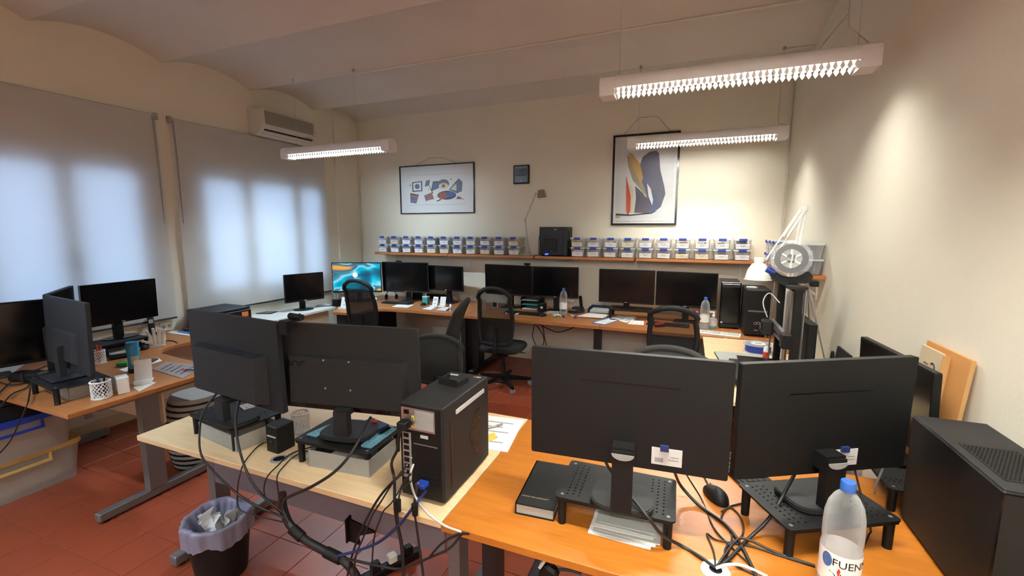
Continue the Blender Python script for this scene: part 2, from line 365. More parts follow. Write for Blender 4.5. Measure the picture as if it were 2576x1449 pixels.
# ================================================================ pendant lamps
def pendant(name_label, x0, x1, y, z, cool, wires, grp='pendant fluorescent lamps', k=1.0):
    L = x1 - x0; t = thing('pendant_lamp', name_label, 'lamp', ((x0 + x1) / 2, y, z), group=grp)
    h = L / 2
    pr = [(-.062, -.012), (-.066, .02), (-.055, .05), (-.03, .066), (0, .07), (.03, .066), (.055, .05), (.066, .02), (.062, -.012), (.056, -.012), (.058, .02), (.045, .045), (0, .058), (-.045, .045), (-.058, .02), (-.056, -.012)]
    ho = MB(); n = len(pr); ho.add([(-h + .04, p[0], p[1]) for p in pr] + [(h - .04, p[0], p[1]) for p in pr], [(i, (i + 1) % n, n + (i + 1) % n, n + i) for i in range(n)])
    obj('housing', ho, 'lamp_body', t, 40)
    cap = [(-.064, -.052), (-.068, .02), (-.057, .052), (-.03, .068), (0, .072), (.03, .068), (.057, .052), (.068, .02), (.064, -.052)]
    for s in (-1, 1):
        a, b = sorted((s * h, s * (h - .085))); n = len(cap)
        obj('end_cap', MB().add([(a, p[0], p[1]) for p in cap] + [(b, p[0], p[1]) for p in cap], [tuple(range(n)), tuple(range(2 * n - 1, n - 1, -1))] + [(i, (i + 1) % n, n + (i + 1) % n, n + i) for i in range(n)]), 'lamp_body', t, 40)
    obj('tube', MB().cyl((-h + .125, 0, -.004), (h - .125, 0, -.004), .013, n=10), emitter('tube_%s_%d' % ('cool' if cool else 'warm', k * 100), (218, 240, 255) if cool else (252, 251, 242), TUBE * k), t, 40)
    nb = 40; bl = MB().add([(0, -.056, -.0), (0, .056, -.0), (0, .052, -.05), (0, .03, -.036), (0, 0, -.028), (0, -.03, -.036), (0, -.052, -.05), (.012, .053, -.03), (.012, -.053, -.03), (-.012, .053, -.03), (-.012, -.053, -.03)], [(0, 1, 2, 3, 4, 5, 6), (1, 2, 7), (0, 6, 8), (1, 2, 9), (0, 6, 10)]).mesh('louver_blade')
    bl.materials.append(MATS['reflector'])
    for i in range(nb): obj('louver_blade', bl, 'reflector', t, loc=(-h + .095 + (L - .19) * i / (nb - 1), 0, 0))
    for wx, zt in wires:
        obj('suspension_wire', MB().cyl((wx - (x0 + x1) / 2, 0, .07), (wx - (x0 + x1) / 2, 0, zt - z), .0018, n=5), 'grey_light', t)
        if zt > 3: obj('ceiling_hook', MB().cyl((wx - (x0 + x1) / 2, 0, zt - z - .03), (wx - (x0 + x1) / 2, 0, zt - z), .012, n=8), 'grey_light', t)
    return t
zc = lambda y: vault(y) + .002
y1 = 2.80; A = P(1513, 226, Y=y1); B = P(2208, 148, Y=y1)
l1 = pendant('large pendant fluorescent lamp hanging nearest at the top right', A.x, B.x, y1, (A.z + B.z) / 2 + .0, False, [(P(1558, 205, Y=y1).x, zc(y1)), (P(2160, 100, Y=y1).x, zc(y1))], k=.55)
obj('feed_cable', MB().tube(smooth_path([(.54, 0, .43), (.545, 0, .19), (.56, 0, .16), (.64, 0, .075)], 4), .003, 5), 'grey_light', l1)
obj('cable_coupler', MB().cyl((.54, 0, .42), (.54, 0, .52), .018, n=10), 'grey_light', l1)
y2 = V0 - .02; A = P(1580, 360, Y=y2); B = P(1981, 338, Y=y2)
l2 = pendant('pendant fluorescent lamp hanging in front of the tall abstract picture', A.x, B.x, y2, (A.z + B.z) / 2, False, [(P(1606, 340, Y=y2).x, zc(y2)), (P(1958, 320, Y=y2).x, zc(y2))], k=.6)
obj('feed_cable', MB().tube(smooth_path([(.6, 0, .4), (.6, 0, .12), (.63, 0, .085), (.67, 0, .073)], 4), .003, 5), 'grey_light', l2)
y3 = ys1 - .05; A = P(718, 388, Y=y3); B = P(988, 368, Y=y3)
l3 = pendant('cooler white pendant lamp hanging below the air conditioner', A.x, B.x, y3, (A.z + B.z) / 2, True, [(P(748, 370, Y=y3).x, zc(y3)), (P(897, 350, Y=y3).x, zc(y3))], k=.9)
for k, yy in enumerate((.99, -.85, -2.3)):
    pendant(('pendant fluorescent lamp overhead behind the camera', 'second pendant fluorescent lamp behind the camera', 'last pendant fluorescent lamp near the rear wall')[k], -.55, .8, yy, 2.56, False, [(-.4, zc(yy)), (.65, zc(yy))], k=1.1)
for k, yy in enumerate((.0, -1.8)):
    pendant(('pendant fluorescent lamp over the left side behind the camera', 'far pendant fluorescent lamp over the left side')[k], -3.6, -2.25, yy, 2.56, True, [(-3.4, zc(yy)), (-2.45, zc(yy))], k=.8)
# ================================================================ desks
def tframe(t, x, y0, y1, yc, m='grey_metal', w=.055, cw=(.08, .055)):
    obj('foot', MB().cham(x - w / 2, x + w / 2, y0, y1, .012, .065, .006), m, t)
    obj('leg', MB().cbox((x, yc, (.065 + DZ - .03) / 2), (cw[1], cw[0], DZ - .03 - .065)), m, t)
    for y in (y0 + .04, y1 - .04): obj('foot_pad', MB().cyl((x, y, 0), (x, y, .014), .02, n=10), 'black', t)
    obj('support_arm', MB().box(x - .025, x + .025, y0 + .06, y1 - .05, DZ - .06, DZ - .026), m, t)
# light birch desk in the foreground
X0, X1, Y0, Y1 = -2.452, -.742, 1.193, 2.08
t = thing('desk', 'light birch desk with the pair of monitors seen from behind', 'desk', (0, 0, 0), group=None)
obj('desk_top', MB().cham(X0, X1, Y0, Y1, DZ - .026, DZ, .002), 'birch', t)
tframe(t, -2.39, 1.25, 1.95, 1.52); tframe(t, -.86, 1.25, 1.95, 1.52)
obj('modesty_panel', MB().box(-2.35, -.90, 1.475, 1.487, .36, DZ - .027), mat('panel_grey', (118, 112, 124), .5), t)
obj('cross_beam', MB().box(-2.37, -.88, 1.56, 1.62, DZ - .09, DZ - .03), 'grey_metal', t)
gm = P(702, 1155, z=DZ)
t2 = thing('cable_grommet', 'grey cable grommet in the birch desk', 'grommet', (gm.x, gm.y, DZ)); obj('ring', MB().lathe([(.024, .0), (.024, .004), (.034, .004), (.036, .0)], 20), 'grey', t2); obj('slot', MB().prism(ell(0, 0, .024), .0, .002), 'black', t2)
# orange desk in the right foreground
t = thing('desk', 'glossy orange wood desk in the right foreground', 'desk')
obj('desk_top', MB().cham(-.738, XR - .02, 1.185, 2.075, DZ - .028, DZ, .002), 'orange_wood', t)
tframe(t, -.62, 1.26, 1.98, 1.36, 'dark_metal'); tframe(t, .82, 1.26, 1.98, 1.5, 'dark_metal')
obj('cross_beam', MB().box(-.6, .8, 1.6, 1.66, DZ - .09, DZ - .03), 'dark_metal', t)
gr = P(1800, 1436, z=DZ)
t2 = thing('cable_grommet', 'white cable grommet in the orange desk', 'grommet', (gr.x, gr.y, DZ)); obj('ring', MB().lathe([(.018, .0), (.018, .006), (.038, .006), (.041, .0)], 24), 'white', t2); obj('slot', MB().prism(ell(0, 0, .018), .0, .002), 'black', t2)
# left corner desk
t = thing('corner_desk', 'curved beech corner desk along the blinds', 'desk')
ol = [(XL + .01, 1.2), (-3.075, 1.2), (-3.075, 2.06), (-3.10, 2.085), (-3.41, 2.095), (-3.68, 2.11), (-3.82, 2.13)] + \
     [(-3.86 - .22 * math.sin(math.radians(a)) , 2.35 - .22 * math.cos(math.radians(a))) for a in (10, 25, 40, 55, 70, 85)] + [(-4.08, 2.45), (-4.08, 3.25), (XL + .01, 3.25)]
obj('desk_top', MB().prism(ol, DZ - .026, DZ), 'beech', t)
obj('edge_band', MB().prism([(p[0] + (.0015 if p[0] > XL + .1 else 0), p[1] + (.001 if p[1] > 1.3 else -.001)) for p in ol], DZ - .022, DZ - .004), 'beech', t)
tframe(t, -3.17, 1.30, 2.0, 1.62, 'grey_metal', .055, (.1, .06)); tframe(t, -4.5, 1.30, 2.0, 1.62)
obj('leg', MB().cyl((-4.2, 3.15, 0), (-4.2, 3.15, DZ - .026), .03, n=12), 'grey_metal', t)
obj('cross_beam', MB().box(-4.45, -3.2, 1.32, 1.36, DZ - .1, DZ - .03), 'grey_metal', t)
obj('modesty_panel', MB().box(-4.45, -3.2, 1.72, 1.735, .45, DZ - .03), 'cream', t)
# desks along the back wall
def backdesk(label, ol, legs, m='beech', lm='dark_metal'):
    t = thing('wall_desk', label, 'desk', group='desks along the back wall')
    obj('desk_top', MB().prism(ol, DZ - .03, DZ), m, t)
    for x, kind in legs:
        if kind == 'post':
            obj('leg', MB().box(x - .04, x + .04, 4.62, 4.68, .06, DZ - .03), lm, t); obj('foot', MB().cham(x - .035, x + .035, 4.5, 5.3, .01, .06, .006), lm, t)
            for y in (4.54, 5.26): obj('foot_pad', MB().cyl((x, y, 0), (x, y, .012), .02, n=8), 'black', t)
        elif kind == 'panel':
            obj('leg', MB().box(x - .03, x + .03, 4.52, 5.2, 0, DZ - .03), lm, t)
    return t
yb = YB - .03
d1 = [(-4.30, yb), (-2.395, yb), (-2.395, 4.45), (-2.6, 4.47), (-3.19, 4.47), (-3.5, 4.43), (-3.66, 4.36), (-3.64, 4.20), (-3.63, 4.06), (-3.96, 4.04), (-4.12, 4.28), (-4.30, 4.6)]
t = backdesk('wall desk below the lit monitor, nearest the blinds', d1, [(-2.44, 'panel')])
obj('end_panel', MB().box(-4.0, -3.98, 4.14, 5.3, 0, DZ - .03).box(-3.98, -3.85, 4.14, 4.16, 0, DZ - .03), 'charcoal_blue', t)
backdesk('middle wall desk below the twin dark monitors', [(-2.39, yb), (-.815, yb), (-.815, 4.445), (-2.39, 4.43)], [(-.86, 'post'), (-2.33, 'post')])
backdesk('wall desk below the two monitors beside the black tower computers', [(-.81, yb), (XR - .02, yb), (XR - .02, 4.40), (.14, 4.42), (-.81, 4.445)], [(.1, 'post')])
t = thing('side_table', 'pale birch table along the right wall carrying the printer', 'desk')
obj('desk_top', MB().cham(.17, XR - .015, 2.75, 4.385, DZ - .028, DZ - .002, .002), 'birch', t)
for x in (.24, .86):
    for y in (2.85, 4.28): obj('leg', MB().box(x - .025, x + .025, y - .025, y + .025, 0, DZ - .028), 'grey_metal', t)
# white topped cabinet below the farther blind
t = thing('low_cabinet', 'white topped cream cabinet below the farther blind', 'cabinet')
obj('body', MB().box(XL + .02, -4.23, 3.30, 4.24, .05, DZ - .02), 'cream', t)
obj('top', MB().cham(XL + .01, -4.165, 3.27, 4.30, DZ - .022, DZ + .006, .002), 'white_top', t)
obj('plinth', MB().box(XL + .02, -4.27, 3.32, 4.22, 0, .05), 'dark_metal', t)
for k in range(2):
    y = 3.31 + .46 * k; dd = obj('door', MB().box(-4.23, -4.212, y, y + .45, .06, DZ - .03), 'cream', t)
    obj('handle', MB().box(-4.212, -4.2, y + (.4 if k == 0 else .03), y + (.415 if k == 0 else .045), .5, .6), 'steel', dd)
# ================================================================ wall shelf
SZ = P(1200, 647, Y=5.12).z + .034; SY = 5.12
for k, (pa, pb, lb) in enumerate([(943, 1126, 'leftmost shelf board on the back wall, below the picture with bold black shapes'), (1127, 1341, 'shelf board below the digital wall clock'), (1345, 1594, 'shelf board carrying the black computer case'), (1600, 1915, 'rightmost shelf board on the back wall, behind the white lamp shade')]):
    xa = P(pa, 645, Y=SY).x; xb = P(pb, 650, Y=SY).x
    t = thing('wall_shelf', lb, 'shelf', (0, 0, 0), group='shelf boards on the back wall')
    obj('board', MB().cham(xa, min(xb, .72), SY, YB - .002, SZ - .03, SZ - .001 * k, .002), 'shelf_wood', t)
    for x in (xa + .15, min(xb, .7) - .15): obj('bracket', MB().box(x - .012, x + .012, SY + .05, YB, SZ - .042, SZ - .031).box(x - .012, x + .012, YB - .012, YB, SZ - .2, SZ - .03), 'white', t)
t = thing('wall_shelf', 'shelf board on the right wall above the printer', 'shelf')
obj('board', MB().cham(.685, XR - .002, 3.72, YB - .004, SZ - .03, SZ - .004, .002), 'shelf_wood', t)
for y in (3.92, 4.7): obj('bracket', MB().box(.72, XR, y - .012, y + .012, SZ - .042, SZ - .031).box(XR - .014, XR, y - .012, y + .012, SZ - .2, SZ - .03).add([(.76, y - .004, SZ - .04), (.76, y + .004, SZ - .04), (XR - .01, y + .004, SZ - .18), (XR - .01, y - .004, SZ - .18), (.78, y - .004, SZ - .04), (.78, y + .004, SZ - .04), (XR - .01, y + .004, SZ - .155), (XR - .01, y - .004, SZ - .155)], [(0, 1, 2, 3), (4, 5, 6, 7), (0, 3, 7, 4), (1, 2, 6, 5)]), 'white', t)
# ================================================================ monitors and risers
def monitor(label, A, B, zb, base, back=False, w=None, depth=.05, group=None, base_kind='rect', neck_off=.05, m='black', rear=True, tilt=2, bulge=(.62, .55, .06), stand=True, bw=.22, bd=.17, ntop=.34, b0=.1, boff=.0):
    """A, B: the two upper corners as they are seen left to right; base: height of what it stands on"""
    A = Vector(A); B = Vector(B); zt = (A.z + B.z) / 2; d = (B - A); d.z = 0
    if w: B = A + d.normalized() * w; d = B - A; d.z = 0
    W = d.length; ang = math.degrees(math.atan2(d.y, d.x)) + (180 if back else 0); h = zt - zb
    mid = (A + B) / 2
    t = thing('monitor', label, 'monitor', (mid.x, mid.y, base), ang, group)
    zc0 = zb - base; M = T(0, 0, zc0) @ R(tilt, 'X')
    ho = MB(); o1 = rrect(-W / 2, W / 2, 0, h, .006, 2)
    V = M @ VERT
    ho.prism(o1, -.022, .0, V)                                       # local: front face at y=0, back at y=.022
    obj('housing', ho, m, t)
    sc = MB().prism(rrect(-W / 2 + .009, W / 2 - .009, .022, h - .009, .003, 1), 0, .0012, V)
    so = obj('screen', sc, 'screen_off', t)
    obj('chin_badge', MB().prism([(-.014, .007), (.014, .007), (.014, .013), (-.014, .013)], 0, .001, V), 'grey_light', t)
    if rear:
        bx, bz, by = bulge
        x0, x1 = -W * bx / 2, W * bx / 2; z0, z1 = h * b0, h * (b0 + bz)
        vs = [(x0, .022, z0), (x1, .022, z0), (x1, .022, z1), (x0, .022, z1), (x0 + .02, by, z0 + .02), (x1 - .02, by, z0 + .02), (x1 - .02, by - .012, z1 - .006), (x0 + .02, by - .012, z1 - .006)]
        obj('rear_cover', MB().add(vs, [(4, 5, 6, 7), (0, 1, 5, 4), (1, 2, 6, 5), (2, 3, 7, 6), (3, 0, 4, 7)], M), m, t)
    else: by = .03
    if stand:
        ny = by + neck_off - .03
        obj('stand_neck', MB().box(-.032, .032, ny - .012, ny + .02, .008, zc0 + h * ntop), m, t)
        obj('neck_hinge', MB().box(-.034, .034, .02, ny + .012, zc0 + h * max(.02, ntop - .12), zc0 + h * (ntop + .02)), m, t)
        by0 = ny + .0
        if base_kind == 'rect': bb = MB().cham(-bw / 2, bw / 2, by0 - bd * .55, by0 + bd * .45, 0, .012, .004)
        elif base_kind == 'oval': bb = MB().prism(ell(0, by0 - .02, bw / 2, bd / 2, 28), 0, .006).add([(x, y, .006) for x, y in ell(0, by0 - .02, bw / 2, bd / 2, 28)] + [(x, y, .014) for x, y in ell(0, by0 - .02, bw / 4, bd / 4, 28)], [(i, (i + 1) % 28, 28 + (i + 1) % 28, 28 + i) for i in range(28)] + [tuple(range(28, 56))])
        elif base_kind == 'squircle':
            by0 -= boff
            q = [(bw / 2 * math.copysign(abs(math.cos(a)) ** .62, math.cos(a)), by0 - .02 + bd / 2 * math.copysign(abs(math.sin(a)) ** .62, math.sin(a))) for a in [2 * PI * i / 32 for i in range(32)]]
            q2 = [(x * .96, by0 - .02 + (y - by0 + .02) * .96) for x, y in q]
            bb = MB().prism(q, .003, .016).prism(q2, 0, .019)
        obj('stand_base', bb, m if base_kind != 'squircle' else 'charcoal', t)
    t['w'] = W; t['h'] = h
    return t, M, so
def riser(label, c, rz, w=.385, d=.25, h=.105, m='black', group='perforated monitor risers', pat=((-.155, -.135, -.115), (.115, .135, .155)), z=DZ):
    t = thing('monitor_riser', label, 'riser', (c[0], c[1], z), rz, group)
    hs = []
    for side in pat:
        for k, x in enumerate(side):
            for j in range(11):
                hs.append(ell(x * w / .385, -d * .38 + d * .76 * j / 10 + (.004 if k % 2 else 0), .0036, n=7))
    obj('plate', MB().holes(rrect(-w / 2, w / 2, -d / 2, d / 2, .015, 4), hs, h - .006, h), m, t)
    obj('rim', MB().box(-w / 2 + .012, w / 2 - .012, -d / 2 + .002, -d / 2 + .005, h - .014, h - .004), m, t); obj('rim', MB().box(-w / 2 + .012, w / 2 - .012, d / 2 - .005, d / 2 - .002, h - .014, h - .004), m, t)
    for sx in (-1, 1):
        for sy in (-1, 1):
            x, y = sx * (w / 2 - .022), sy * (d / 2 - .022)
            lg = obj('leg', MB().cyl((x, y, 0), (x, y, h - .006), .0135, .0145, n=12), m, t, 40)
            obj('leg_screw', MB().cyl((x, y, h), (x, y, h + .001), .006, n=8), 'grey_metal', lg)
    return t
RZ = DZ + .106
# foreground pair seen from behind on the birch desk
r1 = riser('black perforated riser under the left foreground monitor', (-2.02, 1.40), -8)
r2 = riser('black perforated riser under the monitor beside the tower computer', (-1.345, 1.43), 3)
A = P(486, 775, z=1.345)
m1, M1, _ = monitor('large dark monitor seen from behind, left one of the pair on the birch desk', A, A + Vector((math.cos(math.radians(-5.7)), math.sin(math.radians(-5.7)), 0)) * .69, .935, RZ + .001, True, m='charcoal_blue', base_kind='squircle', bw=.24, bd=.17, boff=.02, bulge=(.74, .56, .08), ntop=.06, b0=.06, group='monitors seen from behind', neck_off=.035, tilt=-1)
B = P(1056, 824.5, z=1.335)
m2, M2, _ = monitor('large dark monitor seen from behind with raised logo, beside the tower computer', B - Vector((math.cos(math.radians(9.5)), math.sin(math.radians(9.5)), 0)) * .665, B, .95, RZ + .0055, True, m='charcoal', base_kind='squircle', bw=.24, bd=.18, boff=.03, bulge=(.86, .6, .05), ntop=.06, b0=.04, group='monitors seen from behind', neck_off=.05, tilt=-1)
text('logo', 'AOC', .045, 'black_gloss', m2, M2 @ T(.235, .0395, .205) @ R(180) @ R(90, 'X'), .001)
for x, z in ((.09, .235), (-.03, .235), (.09, .11), (-.03, .11)): obj('screw', MB().cyl((x, .045, z), (x, .0495, z), .004, n=8, m=M2), 'steel', m2)
for t_, M_ in ((m1, M1), (m2, M2)):
    obj('port_recess', MB().box(-.2, -.02, .03, .036, .012, .036, M_).box(.05, .2, .03, .036, .012, .036, M_), 'black_gloss', t_)
obj('spec_label', MB().box(-.17, -.10, .036, .0372, .014, .034, M1), 'grey_light', m1)
cd = thing('card', 'small white card lying on the base of the left foreground monitor', 'card', (P(622, 1022, z=RZ + .021)[0], P(622, 1022, z=RZ + .021)[1], RZ + .0212), -20)
obj('sheet', MB().box(-.04, .04, -.026, .026, 0, .0006), 'paper', cd); obj('print', MB().box(.005, .03, -.012, -.010, .0006, .0009).box(.005, .03, -.006, -.004, .0006, .0009), 'grey', cd)
# webcam clipped where the pair meets
wp = P(732, 803, z=1.356)
t = thing('webcam', 'black webcam clipped where the two foreground monitors meet', 'webcam', (wp.x, wp.y + .004, 1.3465), 172)
obj('body', MB().cyl((-.04, -.02, .016), (.04, -.02, .016), .014, n=14), 'black', t, 40); obj('clip', MB().box(-.028, .028, -.03, .04, -.0, .008).box(-.024, .024, .034, .045, -.05, .006), 'black', t)
obj('lens', MB().cyl((0, -.036, .018), (0, -.04, .018), .01, n=12), 'black_gloss', t)
# right foreground pair
riser('black perforated riser under the left monitor of the right foreground pair', (-.187, 1.455), 1)
riser('black perforated riser standing askew behind the foreground water bottle', (.433, 1.624), 28.8)
m3, M3, _ = monitor('big black monitor seen from behind at the centre right foreground', P(1343, 865, z=1.356), P(1848, 906, z=1.356), .985, RZ + .001, True, m='black', base_kind='squircle', bw=.2, bd=.17, boff=.045, rear=False, ntop=.2, group='monitors seen from behind', neck_off=.06, tilt=-1)
m4, M4, _ = monitor('big black monitor seen from behind, nearest the large black computer case', P(1855, 909, z=1.334), P(2290, 891, z=1.334), .955, RZ + .001, True, m='black', base_kind='squircle', bw=.2, bd=.17, boff=.045, rear=False, ntop=.2, group='monitors seen from behind', neck_off=.06, tilt=-1)
for t_, M_, hx in ((m3, M3, -.13), (m4, M4, -.08)):
    obj('rear_groove', MB().box(-.16, .14, .0215, .0226, .272, .276, M_), 'black_gloss', t_)
    obj('neck_badge', MB().prism(ell(0, .068, .034, .02, 16, 180, 360), .0, .002, M_ @ T(0, .0825, .0) @ VERT), 'grey', t_)
    lb = obj('spec_label', MB().box(hx - .045, hx + .045, .022, .0235, .022, .078, M_), 'grey_light', t_)
    obj('label_print', MB().box(hx - .035, hx - .005, .0235, .0239, .04, .043, M_).box(hx - .035, hx - .012, .0235, .0239, .05, .053, M_).box(hx + .01, hx + .035, .0235, .0239, .03, .045, M_), 'grey', lb)
    obj('video_plug', MB().box(hx - .005, hx + .02, .0235, .034, .072, .09, M_), 'navy', t_)
# third monitor against the right wall
riser('black riser carrying the monitor against the right wall', (.80, 2.0), 90, w=.34, d=.2, h=.09, pat=((-.12, -.1), (.1, .12)))
monitor('dark monitor turned sideways close to the right wall', P(2173, 846, z=1.256), P(2362, 940, z=1.256), .935, DZ + .091, False, m='black', base_kind='rect', group=None, neck_off=.0, rear=False, bd=.12)
# left corner desk
rB = riser('black riser under the sideways monitor on the corner desk', (-3.47, 1.385), -7, h=.1, w=.40, d=.26)
monitor('grey backed monitor on the corner desk seen from behind', P(110, 742, z=1.318), P(217, 763, z=1.318), .885, DZ + .101, True, m='charcoal_blue', base_kind='rect', neck_off=.03, bulge=(.5, .45, .05))
monitor('dark monitor meeting the grey backed one at an angle', P(112, 741, z=1.318), P(187, 715.5, z=1.318), .93, DZ, False, w=.53, m='black', base_kind='oval')
riser('black riser under the monitor before the nearer blind', (-4.30, 2.0), 94, w=.42, d=.26, h=.1, pat=((-.155, -.135), (.135, .155)))
monitor('dark glossy monitor on the corner desk in front of the nearer blind', P(197, 719, z=1.31), P(388, 700, z=1.31), .975, DZ + .101, False, m='black_gloss', base_kind='oval', bw=.26)
monitor('big dark monitor cut off by the left edge of the picture', P(110, 752, z=1.25) - Vector((.22, .975, 0)) * .6, P(110, 752, z=1.25), .81, DZ, False, m='black', base_kind='rect')
# back row
G = 'monitors on the wall desks'
ma, Ma, screen_lit = monitor('monitor showing a colourful blue and orange login screen', P(834, 661, Y=4.58), P(958, 660, Y=4.86), P(838, 736, Y=4.58).z, DZ, group=G, base_kind='rect')
monitor('dark monitor with a small webcam on top beside the lit one', P(961, 659, Y=4.92), P(1077, 660, Y=5.02), P(961, 733, Y=4.92).z, DZ, group=G, m='charcoal', base_kind='rect')
monitor('smaller dark monitor, third from the blinds on the wall desks', P(1078, 667, Y=5.1), P(1164, 671, Y=5.06), P(1078, 728, Y=5.1).z, DZ, group=G, base_kind='rect')
monitor('left screen of the twin dark monitors below the digital clock', P(1221, 664, Y=5.1), P(1338, 669.5, Y=5.02), P(1220, 738, Y=5.1).z, DZ, group=G, base_kind='rect')
monitor('right screen of the twin dark monitors, above the desk telephone', P(1340, 669.5, Y=5.02), P(1456, 673, Y=5.06), P(1456, 752, Y=5.06).z, DZ, group=G, base_kind='rect')
riser('dark riser under the monitor below the tall abstract picture', (-.57, 5.03), 0, w=.46, d=.25, h=.11, pat=((-.155, -.135), (.135, .155)))
monitor('dark monitor on a riser below the tall abstract picture', P(1508, 676, Y=4.98), P(1649, 681, Y=4.98), P(1507, 759, Y=4.98).z, DZ + .111, group=G, base_kind='oval')
monitor('dark monitor left of the two black tower computers', P(1652, 681, Y=4.98), P(1808, 689, Y=4.92), P(1655, 768, Y=4.98).z, DZ, group=G, base_kind='rect')
monitor('small dark monitor with an oval foot on the white topped cabinet', P(713, 692, z=1.2), P(812, 684, z=1.2), .86, DZ + .0065, base_kind='oval', bw=.24, bd=.2, tilt=1)
for px_, py_, yy, lb in ((1003, 656, 4.965, 'small webcam on top of the second monitor from the blinds'), (1326, 663, 5.04, 'webcam on top of the twin dark monitors')):
    q = P(px_, py_ + 5, Y=yy)
    t = thing('webcam', lb, 'webcam', (q.x, q.y, q.z), 0)
    obj('body', MB().cham(-.04, .04, -.012, .012, .006, .03, .004), 'black', t); obj('clip', MB().box(-.02, .02, -.01, .03, -.003, .006), 'black', t); obj('lens', MB().cyl((0, -.0125, .018), (0, -.014, .018), .008, n=10), 'black_gloss', t)
# lit wallpaper on the screen (a picture shown by the display)
m = bpy.data.materials.new('wallpaper'); m.use_nodes = True; MATS['wallpaper'] = m; nt = m.node_tree; N = nt.nodes; L = nt.links
N.remove(N['Principled BSDF']); e = N.new('ShaderNodeEmission'); tc = N.new('ShaderNodeTexCoord'); mp = N.new('ShaderNodeMapping'); mp.inputs['Rotation'].default_value = (0, .5, 0); mp.inputs['Scale'].default_value = (1.6, 1, 3.4); mp.inputs['Location'].default_value = (.35, 0, .2)
no = N.new('ShaderNodeTexNoise'); no.inputs['Scale'].default_value = 1.5; no.inputs['Detail'].default_value = 1.5; no.inputs['Distortion'].default_value = .7; rp = N.new('ShaderNodeValToRGB')
cr = rp.color_ramp; cr.elements[0].position = .30; cr.elements[0].color = lin((30, 90, 120)) + (1,); cr.elements[1].position = .72; cr.elements[1].color = lin((240, 170, 70)) + (1,)
for p_, c_ in ((.40, (40, 120, 150)), (.46, (0, 190, 225)), (.52, (150, 220, 240)), (.57, (70, 140, 160)), (.64, (60, 100, 130))):
    el = cr.elements.new(p_); el.color = lin(c_) + (1,)
L.new(tc.outputs['Object'], mp.inputs[0]); L.new(mp.outputs[0], no.inputs[0]); L.new(no.outputs['Fac'], rp.inputs[0]); L.new(rp.outputs[0], e.inputs[0]); e.inputs[1].default_value = .95; L.new(e.outputs[0], N['Material Output'].inputs[0])
screen_lit.data.materials[0] = m
emitter('screen_white', (245, 250, 255), 1.2)
obj('login_picture', MB().prism(ell(.0, .0, .034, n=24), 0, .0006, Ma @ T(-.02, -.0014, .24) @ VERT), 'screen_white', ma)
obj('login_field', MB().box(-.06, .02, -.0022, -.0014, .168, .174, Ma).box(-.035, -.005, -.0022, -.0014, .186, .196, Ma), 'screen_white', ma)
# ================================================================ computer cases
def case(name, label, x0, x1, y0, y1, z, h, m='black', group=None):
    t = thing(name, label, 'computer', ((x0 + x1) / 2, (y0 + y1) / 2, z), 0, group); w = (x1 - x0) / 2; d = (y1 - y0) / 2
    obj('body', MB().cham(-w, w, -d, d, .012, h, .004), m, t)
    for sx in (-1, 1):
        for sy in (-1, 1): obj('foot', MB().cyl((sx * (w - .03), sy * (d - .04), 0), (sx * (w - .03), sy * (d - .04), .013), .014, n=10), 'black', t)
    return t, w, d
t, w, d = case('tower_computer', 'black tower computer with cables behind it on the birch desk', -.955, -.772, 1.268, 1.645, DZ, .372, 'charcoal'); pc1 = t
y = -d
obj('back_panel', MB().box(-w + .006, w - .008, y - .002, y + .001, .02, .365), 'black', t)
ps = obj('power_supply', MB().box(-w + .012, w - .03, y - .004, y - .002, .275, .358), 'steel', t)
obj('fan_grille', MB().box(-.02, w - .034, y - .0055, y - .004, .282, .352), 'grey', ps)
gl = MB()
for k in range(13): gl.box(-.02, w - .036, y - .0068, y - .0055, .284 + .0053 * k, .2862 + .0053 * k)
obj('grille_wires', gl, 'grey_light', ps)
obj('power_switch', MB().box(-w + .026, -w + .046, y - .008, y - .004, .335, .35), 'black_gloss', ps)
yl = obj('voltage_label', MB().box(-.034, -.022, y - .0065, y - .004, .286, .33), 'yellow', ps)
text('label_text', 'AC 230V', .009, 'black', ps, T(-.028, y - .0067, .308) @ R(-90, 'Y') @ R(90, 'X'), .0002)
obj('power_plug', MB().cham(-w + .018, -w + .055, y - .045, y - .004, .285, .315, .004), 'black', ps)
pp = MB()
for k in range(7): pp.box(-w + .02, -w + .042, y - .006, y - .001, .10 + k * .024, .115 + k * .024)
obj('port_panel', MB().box(-w + .014, -w + .05, y - .0035, y - .001, .085, .262), 'grey', t); obj('ports', pp, 'black_gloss', t)
obj('vent_row', MB().box(-.03, .07, y - .003, y - .0018, .222, .226), 'grey_metal', t)
for k in range(4): obj('slot_cover', MB().box(-.01, .075, y - .0032, y - .0018, .062 + .02 * k, .076 + .02 * k), 'black', t)
obj('video_plug', MB().cham(-.005, .034, y - .04, y - .003, .075, .092, .003), 'blue', t)
obj('certification_label', MB().box(.0, .032, y - .0036, y - .0018, .25, .262), 'grey_light', t)
obj('status_light', MB().box(-w + .05, -w + .053, y - .0045, y - .0035, .165, .168), emitter('led_green', (60, 255, 80), 4), t)
sp = obj('side_panel', MB().box(w - .001, w + .003, -d + .004, d - .004, .016, .366), 'charcoal', t)
obj('handle_strip', MB().box(w + .003, w + .007, -d + .09, d - .05, .318, .334), 'grey_light', sp)
obj('recess', MB().box(w + .002, w + .0045, -d + .05, -d + .06, .05, .30), 'black_gloss', sp)
vt = MB()
for k in range(16):
    z = .09 + k * .0115; f = 1 - abs(k - 7.5) / 14; vt.box(w + .003, w + .0042, .03 - .0 + (.055 - .075 * f), .095, z, z + .006)
obj('vent_slots', vt, 'black_gloss', sp)
obj('maker_sticker', MB().box(-w + .02, -w + .06, d - .045, d - .03, .372, .3725), 'grey_light', t)
